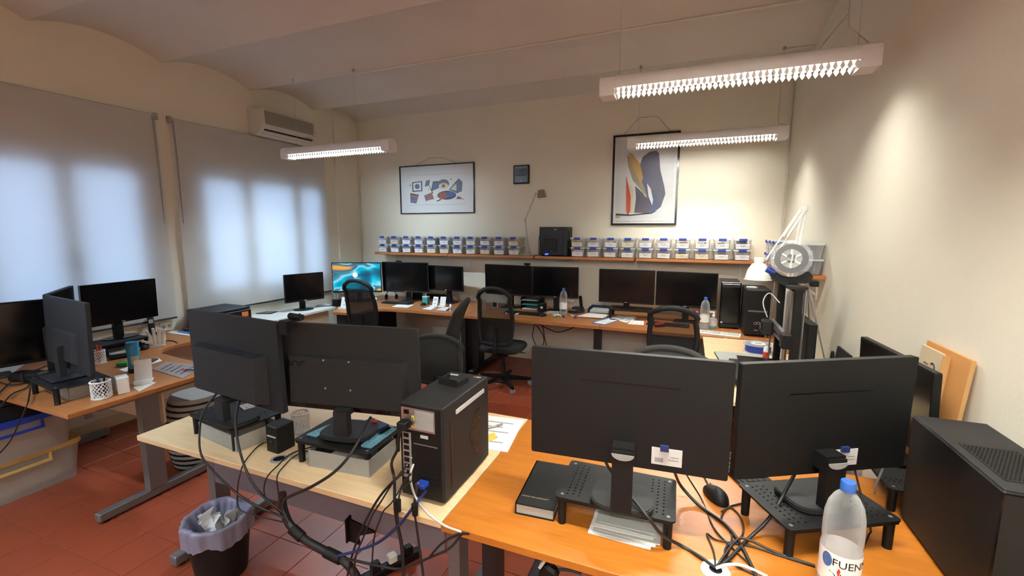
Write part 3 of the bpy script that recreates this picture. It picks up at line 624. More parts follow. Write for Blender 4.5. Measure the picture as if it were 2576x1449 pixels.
text('top_text', 'LG5', .02, 'white', t, T(w - .035, d - .03, .3722), .0003)
lt = thing('card_holder', 'small open black metal holder on top of the tower computer', 'holder', (-.865, 1.51, DZ + .3725), -8)
obj('front_plate', MB().box(-.05, .045, -.032, -.03, 0, .03), 'dark_metal', lt); obj('base', MB().box(-.05, .045, -.03, .045, 0, .0015), 'dark_metal', lt); obj('side_plate', MB().box(-.05, -.0485, -.03, .045, 0, .02).box(.0435, .045, -.03, .045, 0, .02), 'dark_metal', lt)
# large case at the right edge
t, w, d = case('computer_case', 'large black computer case at the right edge of the orange desk', .732, .922, 1.345, 1.81, DZ, .375, 'black')
obj('top_panel', MB().cham(-w + .004, w - .002, -d + .004, d - .004, .374, .379, .002), 'charcoal', t)
hs = [ell(-.06 + .0085 * (i + .5 * (j % 2)), -.17 + .0074 * j, .0029, n=6) for i in range(14) for j in range(26)]
obj('vent_mesh', MB().holes(rrect(-.066, .066, -.18, .03, .004, 2), hs, .379, .3805), 'black', t)
obj('front_bezel', MB().box(-w, w, -d - .008, -d, .02, .37), 'black_gloss', t)
obj('rear_bracket', MB().box(-w + .02, w - .03, d, d + .002, .35, .37), 'steel', t)
# towers on the back desk
q = P(1835, 828, z=DZ)
t, w, d = case('tower_computer', 'taller glossy black tower computer beside the right monitor on the wall desk', q.x - .1, q.x + .085, q.y + .02, q.y + .42, DZ, .47, 'black_gloss')
obj('front_panel', MB().cham(-w + .008, w - .008, -d - .012, -d, .05, .455, .004), 'black_gloss', t); obj('drive_flap', MB().box(-w + .012, w - .012, -d - .014, -d - .012, .42, .45), 'dark_metal', t); obj('foot_trim', MB().box(-w + .006, w - .006, -d - .02, -d, .02, .048), 'dark_metal', t)
obj('badge', MB().box(-w + .014, -w + .032, -d - .0135, -d - .012, .056, .072), 'grey_light', t)
q = P(1900, 846, z=DZ)
t, w, d = case('tower_computer', 'shorter matt black tower computer behind the white lamp shade', q.x - .1, q.x + .1, q.y - .02, q.y + .38, DZ, .44, 'charcoal')
obj('front_panel', MB().cham(-w + .004, w - .004, -d - .01, -d, .02, .435, .004), 'black', t); obj('drive_slot', MB().box(-w + .02, w - .02, -d - .011, -d - .01, .235, .25), 'grey_metal', t)
obj('logo_ring', MB().tube([(x, -d - .0115, z) for x, z in ell(-.012, .13, .013, .011, 14)], .0025, 5, True).tube([(x, -d - .0115, z) for x, z in ell(.01, .134, .013, .011, 14)], .0025, 5, True), 'grey', t)
obj('model_plate', MB().box(-.02, .012, -d - .0112, -d - .01, .06, .068), 'grey', t)
b_ = thing('adapter', 'small white adapter lying on the shorter tower computer', 'adapter', (q.x - .05, q.y + .1, DZ + .4405), 10); obj('body', MB().cham(-.04, .04, -.02, .02, 0, .016, .003), 'white', b_); obj('plug', MB().box(.04, .055, -.008, .008, .003, .013), 'grey_light', b_)
# case on the wall shelf
q0 = P(1357, 640, Y=5.16); q1 = P(1424, 640, Y=5.16); zt = P(1400, 571, Y=5.16).z
t, w, d = case('computer_case', 'black computer case standing on the shelf between the storage boxes', q0.x, q1.x + .012, 5.15, 5.40, SZ, zt - SZ, 'charcoal_blue')
obj('front_panel', MB().cham(-w + .003, w - .045, -d - .008, -d, .014, zt - SZ - .004, .004), 'charcoal_blue', t); obj('drive_bay', MB().cham(-w + .075, w - .12, -d - .03, -d - .008, .05, .21, .004), 'black', t)
for k in range(2): obj('bay_light', MB().box(-w + .085 + .07 * k, -w + .105 + .07 * k, -d - .0315, -d - .03, .062, .066), 'grey_light', t)
obj('power_light', MB().box(-w + .085, -w + .125, -d - .034, -d - .022, .018, .034), emitter('led_blue', (60, 90, 255), 3), t)
obj('model_plate', MB().box(.012, .05, -d - .0092, -d - .008, zt - SZ - .036, zt - SZ - .024), 'grey', t)
obj('side_cable', MB().tube(smooth_path([(-w - .004, -d + .05, .29), (-w - .02, -d + .04, .2), (-w - .018, -d + .03, .06), (-w - .004, -d + .0, .01)], 4), .005, 6), 'cable', t)
obj('side_cable', MB().tube(smooth_path([(w, -d + .05, .3), (w + .03, -d + .06, .27), (w + .02, -d + .05, .2), (w + .005, -d + .05, .19)], 4), .005, 6), 'cable', t)
# ================================================================ office chairs
def chair(label, x, y, rz, top=1.10, kind='mesh', m='chair_black', lean=8, ws=1.0):
    """local: the sitter faces +Y, backrest at -Y"""
    t = thing('office_chair', label, 'chair', (x, y, 0), rz, 'black office chairs')
    sh = .46; yb = -.235
    def bp(u, v):                                 # backrest surface; u across, v up
        z = sh + .08 + (top - sh - .08) * v; return (u, yb - math.tan(math.radians(lean)) * (z - sh) + .35 * u * u + .04 * math.sin(PI * v), z)
    def prof(v): return ws * prof0(v)
    def prof0(v):
        return .205 + .035 * math.sin(PI * min(1, v * 1.15)) if v < .82 else .24 * math.sqrt(max(0, 1 - ((v - .82) / .18) ** 2 * .75))
    # frame outline
    loop = []
    n = 15
    for i in range(n): v = i / (n - 1); loop.append((-prof(v), v))
    k = 8
    for i in range(1, k): a = -prof(1) + 2 * prof(1) * i / k; loop.append((a, 1 + .03 * math.sin(PI * i / k)))
    for i in range(n - 1, -1, -1): v = i / (n - 1); loop.append((prof(v), v))
    for i in range(1, 6): loop.append((prof(0) - 2 * prof(0) * i / 6, -.03 * math.sin(PI * i / 6)))
    obj('back_frame', MB().tube([bp(u, v) for u, v in loop], .024, 7, True), m, t, 60)
    vs, ve = (.42, .9) if kind == 'mesh' else (.0, .0)
    if kind == 'mesh':
        obj('mesh_panel', MB().grid(lambda a, b: bp((2 * a - 1) * prof(vs + (ve - vs) * b), vs + (1.0 - vs) * b), 9, 8), 'chair_mesh', t)
        obj('lumbar_panel', MB().grid(lambda a, b: bp((2 * a - 1) * prof(.46 * b), .46 * b), 9, 7), 'chair_mesh_tight', t)
    elif kind == 'slots':
        obj('back_panel', MB().grid(lambda a, b: bp((2 * a - 1) * prof(.86 * b), .86 * b), 9, 12), 'chair_mesh_tight', t)
        obj('head_window', MB().grid(lambda a, b: bp((2 * a - 1) * prof(.86 + .12 * b), .86 + .14 * b), 9, 4), 'chair_mesh', t)
    else:
        obj('back_cushion', MB().grid(lambda a, b: (lambda p: (p[0], p[1] + .012 + .02 * math.sin(PI * a) * math.sin(PI * b), p[2]))(bp((2 * a - 1) * prof(b), b)), 11, 10).grid(lambda a, b: (lambda p: (p[0], p[1] - .014, p[2]))(bp((2 * a - 1) * prof(b), b)), 11, 10), m, t, 70)
    seat = [(.24 * math.copysign(abs(math.cos(a)) ** .5, math.cos(a)), .02 + .235 * math.copysign(abs(math.sin(a)) ** .5, math.sin(a))) for a in [2 * PI * i / 28 for i in range(28)]]
    sb = MB(); nn = 28; rings = [(.9, -.05), (1, -.035), (1, -.008), (.95, .006), (.6, .002)]
    sb.add([(p[0] * s, p[1] * s, sh + z) for s, z in rings for p in seat], [tuple(range(nn - 1, -1, -1)), tuple(range(4 * nn, 5 * nn))] + [(k * nn + i, k * nn + (i + 1) % nn, (k + 1) * nn + (i + 1) % nn, (k + 1) * nn + i) for k in range(4) for i in range(nn)])
    obj('seat', sb, m, t, 50)
    obj('back_support', MB().tube(smooth_path([(0, -.05, sh - .07), (0, -.2, sh - .08), (0, yb - .06, sh - .02), bp(0, .12), bp(0, .3)], 4), .022, 7), 'black', t, 60)
    obj('mechanism', MB().cham(-.09, .09, -.12, .12, sh - .095, sh - .05, .008), 'black', t); obj('lever', MB().cyl((.09, .02, sh - .075), (.25, .03, sh - .08), .006, n=6), 'black', t)
    obj('gas_column', MB().cyl((0, 0, .09), (0, 0, .25), .027, n=12).cyl((0, 0, .25), (0, 0, sh - .09), .016, n=12), 'dark_metal', t, 40)
    bs = obj('base', MB().cyl((0, 0, .06), (0, 0, .125), .045, .035, n=14), 'black', t, 40)
    for k in range(5):
        a = 72 * k + 20; Mx = R(a)
        obj('base_arm', MB().add([(.03, -.025, .115), (.03, .025, .115), (.03, .022, .065), (.03, -.022, .065), (.315, -.016, .078), (.315, .016, .078), (.315, .014, .052), (.315, -.014, .052)], [(0, 1, 5, 4), (1, 2, 6, 5), (2, 3, 7, 6), (3, 0, 4, 7), (4, 5, 6, 7), (0, 3, 2, 1)], Mx), 'black', t)
        c = obj('castor', MB().cyl((.30, -.02, .026), (.30, -.004, .026), .026, n=12, m=Mx).cyl((.30, .004, .026), (.30, .02, .026), .026, n=12, m=Mx), 'grey', t, 40)
    return t
q = P(890, 708, z=1.14); chair('black chair with a slotted back in front of the lit monitor', q.x + .03, q.y + .30, 2, 1.14, 'slots', ws=.82)
q = P(1226, 730, z=1.12); chair('black mesh chair in front of the twin dark monitors', q.x + .02, q.y + .36, 4, 1.12, ws=.76)
q = P(1180, 757, z=1.06); chair('dark chair turned edge on with its backrest leaning', q.x - .36, q.y - .16, 106, 1.06, 'cushion', 'chair_grey', 13)
q = P(1700, 780, z=1.03); chair('black mesh chair with a see-through back below the wall desk monitors', q.x + .0, q.y + .32, -4, 1.03, ws=.86)
chair('dark grey cushioned chair pulled up to the birch desk, behind the monitors', -1.80, 2.62, 178, .885, 'cushion', 'chair_grey')
chair('dark grey cushioned chair behind the right foreground monitors', -.09, 2.52, 176, .985, 'cushion', 'chair_grey')
# ================================================================ things on the walls
# air conditioner
fx = XL + .21
a0 = P(655, 272, X=fx); a1 = P(791, 298, X=fx); zb = P(660, 330, X=fx).z; zt = a0.z - .0
t = thing('air_conditioner', 'beige air conditioner mounted high on the window wall', 'air conditioner', (XL, a0.y, zb))
W = a1.y - a0.y; H = zt - zb
pr = [(0, .0), (.10, -.035), (.19, .02), (.21, .06), (.205, H), (0, H + .015)]
obj('body', MB().add([(p[0], 0, p[1]) for p in pr] + [(p[0], W, p[1]) for p in pr], [tuple(range(6)), tuple(range(11, 5, -1))] + [(i, (i + 1) % 6, 6 + (i + 1) % 6, 6 + i) for i in range(6)]), 'ac_white', t)
gp = obj('front_grille', MB().box(.2065, .2095, .05, W - .03, .09, H - .012), 'ac_grille', t)
for k in range(9): z = .10 + (H - .125) * k / 8; obj('grille_slat', MB().box(.209, .2125, .05, W - .03, z, z + .006), 'ac_grille', t)
mv = Matrix(((1, 0, 0, 0), (0, 1, 0, 0), (0, 0, 1, 0), (0, 0, 0, 1)))
for k, (x, z) in enumerate(((.196, .026), (.168, .004), (.14, -.014))): obj('air_flap', MB().cbox((0, W / 2, 0), (.022, W - .08, .004), T(x, 0, z) @ R(-33, 'Y')), 'black' if k == 0 else 'ac_white', t)
obj('display', MB().box(.2, .212, W - .13, W - .06, .035, .055), 'grey_light', t)
# digital clock
c0 = P(1291, 416, Y=YB - .03); c1 = P(1330.5, 462, Y=YB - .03); W = c1.x - c0.x; H = c0.z - c1.z
t = thing('wall_clock', 'digital wall clock with a blue grey display', 'clock', (c0.x, YB, c1.z))
obj('case', MB().cham(0, W, -.0, H, -.0, .028, .006, R(90, 'X')), 'charcoal_blue', t)
fc = obj('display', MB().box(.018, W - .018, -.0295, -.028, .022, H - .016), mat('lcd', (120, 142, 158), .25, var=.03), t)
obj('lcd_window', MB().box(.026, W - .026, -.0302, -.0295, .098, H - .042), mat('lcd_dark', (92, 112, 126), .25, var=.03), t)
dg = {'8': 'abcdefg', '0': 'abcdef', '7': 'abc', '1': 'bc'}
def seg(mb, ch, x, z, w, h, s=.0045):
    S = {'a': (x, x + w, z + h - s, z + h), 'g': (x, x + w, z + h / 2 - s / 2, z + h / 2 + s / 2), 'd': (x, x + w, z, z + s), 'f': (x, x + s, z + h / 2, z + h), 'b': (x + w - s, x + w, z + h / 2, z + h), 'e': (x, x + s, z, z + h / 2), 'c': (x + w - s, x + w, z, z + h / 2)}
    for q in dg[ch]: a, b, c, d = S[q]; mb.box(a, b, -.0312, -.0302, c, d)
mb = MB(); zz = .128; seg(mb, '8', W * .37, zz, .03, .052); seg(mb, '0', W * .57, zz, .03, .052); seg(mb, '7', W * .75, zz, .026, .052); mb.box(W * .545, W * .558, -.0312, -.0302, zz + .03, zz + .035)
obj('digits', mb, 'black', t)
mb = MB()
for k in range(6): mb.box(.034 + .023 * k, .034 + .023 * k + .013, -.0312, -.0302, .104, .117)
obj('date_line', mb, 'charcoal', t)
obj('button', MB().box(W * .42, W * .58, -.032, -.0295, .034, .042), 'grey_light', t)
# framed pictures
def picture(label, pts, depth=.028, fw=.012, fm='black_gloss', paper='paper'):
    q = [P(x, y, Y=YB - depth) for x, y in pts]; x0 = (q[0].x + q[2].x) / 2; x1 = (q[1].x + q[3].x) / 2; z1 = (q[0].z + q[1].z) / 2; z0 = (q[2].z + q[3].z) / 2
    W, H = x1 - x0, z1 - z0; t = thing('framed_picture', label, 'picture', (x0, YB, z0))
    for nm, b in (('top', (0, W, H - fw, H)), ('bottom', (0, W, 0, fw)), ('left', (0, fw, fw, H - fw)), ('right', (W - fw, W, fw, H - fw))):
        obj('frame_side', MB().box(b[0], b[1], -depth, 0, b[2], b[3]), fm, t)
    pp = obj('mat_board', MB().box(fw, W - fw, -.012, -.004, fw, H - fw), paper, t)
    obj('glass', MB().box(fw, W - fw, -.0165, -.015, fw, H - fw), 'glass', t)
    return t, pp, W, H
t, pp, W, H = picture('wide framed print with bold black outlined shapes', [(1003, 419.5), (1191, 407), (1009, 539), (1193.5, 535)], paper='paper')
obj('hanging_cord', MB().tube([(W * .22, -.01, H), (W * .40, -.006, H + .09), (W * .59, -.006, H + .09), (W * .78, -.01, H)], .0025, 5), 'grey', t)
def shapes(parent, lst, W, H, y=-.0122):
    for k, (m, pts) in enumerate(lst):
        obj('printed_shape', MB().prism([(p[0] * W, p[1] * H) for p in pts], .0, .0004, T(0, y - .0004 * k * .1 - .0001 * k, 0) @ VERT), m, parent)
mat('ink_black', (30, 30, 34), .7); mat('ink_blue', (66, 100, 156), .7, var=.15); mat('ink_rust', (150, 84, 72), .7, var=.15); mat('ink_slate', (96, 110, 128), .7, var=.2); mat('ink_cream', (222, 212, 180), .7); mat('ink_line', (150, 150, 156), .7)
shapes(pp, [('ink_line', [(.1, .18), (.9, .18), (.9, .184), (.1, .184)]), ('ink_line', [(.1, .8), (.9, .8), (.9, .804), (.1, .804)]),
    # generic outlined shapes, not a copy of the print
    ('ink_black', [(.17, .46), (.31, .47), (.31, .68), (.17, .66)]), ('paper', [(.185, .485), (.295, .49), (.295, .66), (.185, .643)]), ('ink_blue', ell(.24, .57, .034, .055, 12)),
    ('ink_black', [(.14, .24), (.22, .22), (.26, .40), (.14, .44)]), ('ink_blue', [(.15, .25), (.215, .235), (.235, .30), (.15, .32)]), ('ink_rust', [(.15, .33), (.24, .31), (.25, .38), (.15, .40)]),
    ('ink_slate', [(.345, .56), (.365, .68), (.42, .70), (.405, .58)]), ('ink_black', [(.405, .57), (.41, .58), (.46, .42), (.45, .41)]), ('ink_rust', [(.36, .27), (.47, .30), (.44, .44), (.34, .38)]), ('ink_black', [(.335, .38), (.345, .385), (.375, .265), (.36, .26)]),
    ('ink_black', [(.43, .46), (.46, .66), (.54, .66), (.535, .52)]), ('ink_blue', [(.445, .48), (.468, .64), (.53, .64), (.525, .53)]), ('ink_slate', ell(.60, .60, .075, .095, 18)), ('ink_cream', ell(.60, .56, .066, .06, 16)), ('ink_rust', ell(.60, .56, .022, .034, 14)),
    ('ink_black', ell(.64, .37, .125, .09, 20)), ('ink_rust', ell(.60, .37, .075, .07, 16)), ('ink_blue', ell(.69, .385, .06, .06, 16)), ('ink_black', [(.50, .26), (.56, .30), (.57, .28), (.51, .245)]), ('ink_slate', [(.67, .48), (.80, .70), (.85, .62), (.84, .44), (.78, .40)]), ('ink_cream', [(.69, .49), (.77, .60), (.77, .45)]),
    ('ink_rust', [(.765, .29), (.785, .34), (.81, .335), (.85, .285)]), ('ink_black', ell(.145, .60, .008, .013, 8)), ('ink_black', ell(.70, .69, .009, .012, 8)), ('ink_black', ell(.86, .28, .006, .009, 8)), ('ink_black', ell(.40, .5, .006, .009, 8)), ('ink_black', ell(.50, .34, .006, .009, 8))], W, H)
t, pp, W, H = picture('tall framed print with grey blue and yellow flowing forms', [(1542, 342), (1712, 327), (1537.5, 567), (1702, 566)], fw=.022)
obj('hanging_cord', MB().tube([(W * .15, -.01, H), (W * .38, -.006, H + .18), (W * .65, -.006, H + .18), (W * .86, -.01, H)], .0025, 5), 'grey', t)
mat('wash_grey', (84, 84, 108), .7, rgb2=(110, 108, 124), scale=6); mat('wash_blue', (70, 88, 132), .7, rgb2=(96, 104, 134), scale=5); mat('wash_ochre', (206, 164, 92), .7, rgb2=(186, 150, 96), scale=6); mat('wash_olive', (160, 150, 118), .7, var=.2, scale=6); mat('wash_red', (206, 84, 62), .7, var=.1); mat('wash_dark', (70, 66, 80), .7, rgb2=(120, 112, 128), scale=5); mat('print_paper', (226, 228, 228), .75, var=.01)
shapes(pp, [('print_paper', [(.06, .07), (.93, .07), (.93, .94), (.06, .94)]),
    ('wash_grey', [(.42, .66), (.46, .75), (.56, .80), (.66, .81), (.70, .78), (.73, .60), (.80, .42), (.82, .34), (.76, .20), (.66, .14), (.58, .16), (.52, .45)]),
    ('wash_blue', [(.36, .70), (.44, .62), (.56, .42), (.70, .30), (.72, .18), (.62, .12), (.54, .30), (.44, .50)]),
    ('wash_olive', [(.22, .80), (.24, .66), (.32, .50), (.44, .40), (.56, .30), (.50, .42), (.40, .58), (.30, .72)]), ('wash_ochre', [(.24, .81), (.30, .79), (.42, .68), (.48, .52), (.44, .46), (.34, .60)]),
    ('wash_dark', [(.36, .44), (.48, .36), (.62, .22), (.60, .13), (.36, .14), (.38, .30)]), ('ink_cream', [(.22, .14), (.22, .40), (.28, .46), (.34, .40), (.34, .14)]), ('wash_red', [(.215, .56), (.26, .44), (.30, .32), (.30, .16), (.26, .10), (.235, .16), (.225, .36)]),
    ('paper', [(.54, .46), (.60, .40), (.64, .28), (.63, .22), (.57, .32)]), ('ink_black', [(.07, .135), (.30, .12), (.60, .14), (.72, .155), (.60, .125), (.30, .105), (.07, .11)]), ('wash_ochre', [(.07, .105), (.16, .10), (.10, .08), (.07, .085)])], W, H)
text('caption', 'THE NATIONAL CORPORATE FUND FOR DANCE, INC', .026, 'ink_line', pp, T(W * .5, -.0128, H * .045) @ R(90, 'X'), .0002)
# slim desk lamp on the shelf
q = P(1324, 637, Y=5.2)
t = thing('desk_lamp', 'slim silver desk lamp reaching up from the shelf', 'lamp', (q.x, 5.22, SZ))
J = lambda x, y: P(x, y, Y=5.22) - Vector((q.x, 5.22, SZ))
obj('base', MB().lathe([(0, 0), (.055, 0), (.055, .008), (.03, .016), (0, .016)], 20), 'grey_light', t, 40); obj('post', MB().cyl((.03, 0, .01), (.03, 0, .06), .01, n=10), 'steel', t, 40)
a = J(1329, 625); b = J(1321, 553); c = J(1348, 487); e = J(1362, 487)
obj('lower_arm', MB().cyl((.03, 0, .055), a, .007, n=8).cyl(a, b, .008, n=8), 'grey_light', t, 40); obj('elbow', MB().sphere(b, .016, 10), 'steel', t, 60); obj('upper_arm', MB().cyl(b, c, .008, n=8), 'grey_light', t, 40); obj('wrist', MB().sphere(c, .012, 10), 'steel', t, 60)
obj('shade', MB().lathe([(.036, .045), (.042, .04), (.058, -.045), (.055, -.045), (.038, .035), (0, .04)], 20, T(*e) @ R(-6, 'Y')), mat('shade_silver', (158, 146, 128), .35, .6), t, 40)
obj('bulb', MB().sphere(e + Vector((0, 0, -.01)), .022, 10), 'white', t, 60); obj('switch_rod', MB().cyl(e + Vector((-.02, 0, -.045)), e + Vector((-.02, 0, -.075)), .0025, n=6), 'steel', t)
t = thing('toy_frog', 'small bright green plastic figure at the foot of the shelf lamp', 'figure', (q.x - .075, 5.2, SZ)); obj('body', MB().sphere((0, 0, .016), .018, 10, sc=(1.3, 1, .9)), 'lime', t, 60); obj('eye', MB().sphere((.012, -.012, .032), .007, 8).sphere((-.008, -.012, .032), .007, 8), 'lime', t, 60)
# ================================================================ clear storage boxes with blue latches
mat('label_white', (232, 234, 236), .7, var=.02); mat('label_cream', (226, 214, 184), .7, var=.02)
BW, BD, BH = .172, .232, .114
def make_box(name='storage_box'):
    t = thing(name, '', 'box')
    w0, d0 = BW / 2 - .018, BD / 2 - .016; w1, d1 = BW / 2 - .006, BD / 2 - .006; h = BH - .016
    b = MB(); a = rrect(-w0, w0, -d0, d0, .012, 3); c = rrect(-w1, w1, -d1, d1, .014, 3); n = len(a)
    b.add([(x, y, .002) for x, y in a] + [(x, y, h) for x, y in c], [tuple(range(n - 1, -1, -1))] + [(i, (i + 1) % n, n + (i + 1) % n, n + i) for i in range(n)])
    obj('body', b, 'clear_box', t)
    obj('lid', MB().prism(rrect(-BW / 2, BW / 2, -BD / 2, BD / 2, .014, 3), h, h + .013), mat('lid_clear', (240, 242, 244), .25, kind='clear', lo=.65, hi=.9), t)
    obj('latch', MB().cham(-.038, .038, -BD / 2 - .007, -BD / 2 + .006, h - .012, h + .015, .003), 'blue', t)
    return t
def content(parent, k):
    r = random.Random(k * 31 + 5); mb = MB(); w0, d0 = BW / 2 - .03, BD / 2 - .03
    m = ['charcoal', 'grey', 'black', 'grey_card', 'cable_white', 'orange', 'teal', 'navy', 'brown_card', 'paper_grey'][r.choice([0, 0, 1, 2, 2, 3, 4, 5, 6, 7, 8, 9])]
    kind = r.random()
    if kind < .45:
        for j in range(3): mb.cham(-.028, .028, -.04, .04, 0, r.uniform(.02, .04), .004, T(r.uniform(-.02, .02), r.uniform(-.04, .04), .006 + .014 * j) @ R(r.uniform(0, 180)))
    elif kind < .8:
        pts = [(w0 * .85 * math.cos(a) * r.uniform(.7, 1), d0 * .8 * math.sin(a) * r.uniform(.7, 1), .01 + .03 * abs(math.sin(a * 1.7)) + .03 * r.random()) for a in [j * .8 for j in range(22)]]
        mb.tube(smooth_path(pts, 3), .004, 5)
    else:
        for j in range(4): mb.box(-.05, .05, -.003, .003, 0, r.uniform(.05, .085), T(0, -.06 + .03 * j, .004) @ R(r.uniform(-14, 14)) @ R(r.uniform(-18, 10), 'X'))
    return obj('contents', mb, m, parent)
proto = make_box(); labm = {}
def label_mesh(cream, tilt):
    key = (cream, tilt)
    if key not in labm:
        y = -BD / 2 + .0085; mm = T(0, 0, .0) @ R(tilt, 'Y')
        labm[key] = MB().add([(-.062, y + .0015, .008), (.062, y + .0015, .008), (.064, y - .0035, .058), (-.064, y - .0035, .058)], [(0, 1, 2, 3)], mm).mesh('label')
        labm[key].materials.append(MATS['label_cream' if cream else 'label_white'])
    return labm[key]
ptm = MB()
for a, b, z in ((-.03, .03, .042), (-.054, -.04, .03), (.04, .056, .03), (-.02, .022, .03)): ptm.box(a, b, -BD / 2 + .0045, -BD / 2 + .0055, z, z + .0035)
ptm = ptm.mesh('label_print'); ptm.materials.append(MATS['grey'])
# keep an unlabelled copy list to duplicate from
protos = [c for c in COL.objects if c.parent == proto]
def new_box(x, y, z, rz, label, grp, k, lab=True):
    t = thing('storage_box', label, 'box', (x, y, z), rz, grp)
    for c in protos:
        o = c.copy(); COL.objects.link(o); o.parent = t
    if lab:
        r = random.Random(k); lo = obj('label', label_mesh(k % 13 in (3, 8, 10), (0, 0, 1.5, 0, -2)[k % 5]), 'label_white', t); obj('label_print', ptm, 'grey', lo)
    content(t, k); return t
ord_ = ['first', 'second', 'third', 'fourth', 'fifth', 'sixth', 'seventh', 'eighth', 'ninth', 'tenth', 'eleventh']
k = 0
xa = P(962, 620, Y=5.14).x; xb = P(1291, 625, Y=5.14).x
for c in range(11):
    x = xa + (xb - xa) * c / 10
    for r in range(2):
        new_box(x, 5.14 + BD / 2, SZ + .001 + r * (BH + .001), random.uniform(-2, 2), '%s clear storage box from the blinds, %s row, on the left shelf boards' % (ord_[c], ('lower', 'upper')[r]), 'clear storage boxes left of the shelf lamp', k); k += 1
xa = P(1451, 630, Y=5.14).x; xb = P(1868, 640, Y=5.14).x
for c in range(10):
    x = xa + (xb - xa) * c / 9
    for r in range(2):
        new_box(x, 5.14 + BD / 2, SZ + .001 + r * (BH + .001), random.uniform(-2, 2), '%s clear storage box right of the shelf computer, %s row' % (ord_[c], ('lower', 'upper')[r]), 'clear storage boxes right of the shelf computer', k); k += 1
for c in range(6):
    y = 3.86 + c * .18
    for r in range(2):
        new_box(.70 + BD / 2 - .012, y, SZ + .001 + r * (BH + .001), -90, '%s clear storage box from the near end of the right wall shelf, %s row' % (ord_[c], ('lower', 'upper')[r]), 'clear storage boxes on the right wall shelf', k, c > 0); k += 1
for o in protos: bpy.data.objects.remove(o)
bpy.data.objects.remove(proto)
# ================================================================ builders for small things
def D(x, y, z=DZ): q = P(x, y, z=z); return q.x, q.y, z
def keyboard(label, loc, rz, w=.44, d=.135, m='black', km='charcoal', h=.014):
    t = thing('keyboard', label, 'keyboard', loc, rz); obj('body', MB().cham(-w / 2, w / 2, -d / 2, d / 2, 0, h, .003), m, t)
    k = MB(); nx = int(w / .021); 
    for r in range(5):
        y0 = -d / 2 + .012 + r * (d - .024) / 5
        for c in range(nx):
            if r == 0 and nx * .25 < c < nx * .55:
                if c == int(nx * .25) + 1: k.box(-w / 2 + .012 + c * (w - .024) / nx, -w / 2 + .012 + int(nx * .55) * (w - .024) / nx, y0, y0 + .016, h, h + .004)
                continue
            x0 = -w / 2 + .012 + c * (w - .024) / nx; k.box(x0, x0 + (w - .024) / nx - .003, y0, y0 + (d - .024) / 5 - .003, h, h + .004)
    ko = obj('keys', k, km, t); ko['kind'] = 'stuff'; return t
def mouse(label, loc, rz, m='black', s=1):
    t = thing('computer_mouse', label, 'mouse', loc, rz)
    def f(u, v):
        a = 2 * PI * u; r = math.cos(v * PI / 2) ** .55; return (.031 * s * r * math.copysign(abs(math.cos(a)) ** .85, math.cos(a)), .056 * s * r * math.copysign(abs(math.sin(a)) ** .85, math.sin(a)), s * (.004 + .031 * math.sin(v * PI / 2) * (1 - .25 * math.sin(a))))
    obj('shell', MB().grid(f, 20, 7, True).prism(ell(0, 0, .03 * s, .055 * s, 20), 0, .005 * s), m, t, 60); obj('wheel', MB().cyl((-.003, .03 * s, .03 * s), (.003, .03 * s, .03 * s), .007 * s, n=10), 'grey', t); return t
def bottle(label, loc, h=.325, r=.044, lab=('white', .075, .15), water=.0, rz=0, cap='cap_blue'):
    t = thing('water_bottle', label, 'bottle', loc, rz); s = h / .325
    pr = [(0, .0), (.034, .0), (.042, .006), (.044, .02), (.044, .07), (.0425, .08), (.044, .09), (.044, .15), (.042, .16), (.044, .17), (.044, .205), (.0425, .235), (.037, .262), (.027, .283), (.0165, .296), (.0145, .3), (.0145, .312)]
    rr = r / .044
    obj('body', MB().lathe([(a * rr, b * s) for a, b in pr], 24), 'bottle', t, 50)
    obj('cap', MB().lathe([(.0165 * rr, .3 * s), (.0165 * rr, .322 * s), (.015 * rr, .325 * s), (0, .325 * s)], 16), cap, t, 40)
    if lab: obj('label', MB().lathe([(.0446 * rr, lab[1] * s), (.0446 * rr, lab[2] * s)], 24), lab[0], t, 60)
    if water: obj('water', MB().lathe([(0, .004 * s), (.04 * rr, .004 * s), (.0425 * rr, .02 * s), (.0425 * rr, water * s), (0, water * s)], 24), 'water', t, 50)
    return t
def sheet(label, pts, z, m='paper', th=.0012, name='paper_sheet', cat='paper', prints=0, pm='grey', curl=0):
    """pts: four pixel corners of something flat lying at height z"""
    q = [P(x, y, z=z) for x, y in pts]; c = sum(q, Vector()) / 4; t = thing(name, label, cat, (c.x, c.y, z))
    L = [(p.x - c.x, p.y - c.y) for p in q]; obj('sheet', MB().prism(L, 0, th), m, t)
    if prints:
        mb = MB()
        for k in range(prints):
            f = .2 + .6 * k / max(1, prints - 1); bl = lambda u, v: tuple((L[0][i] * (1 - u) + L[1][i] * u) * (1 - v) + (L[3][i] * (1 - u) + L[2][i] * u) * v for i in (0, 1))
            a, b, d, e = bl(.15, f), bl(.8 - .2 * (k % 2), f), bl(.8 - .2 * (k % 2), f + .025), bl(.15, f + .025); mb.prism([a, b, d, e], th, th + .0003)
        obj('print', mb, pm, t)
    return t
def pen(label, a, b, r, m, cm, name='marker_pen', cat='pen'):
    a = Vector(a); b = Vector(b); t = thing(name, label, cat, a); d = b - a
    obj('barrel', MB().cyl((0, 0, 0), d * .65, r, n=10), m, t, 40); obj('cap', MB().cyl(d * .65, d, r * 1.08, n=10), cm, t, 40); return t
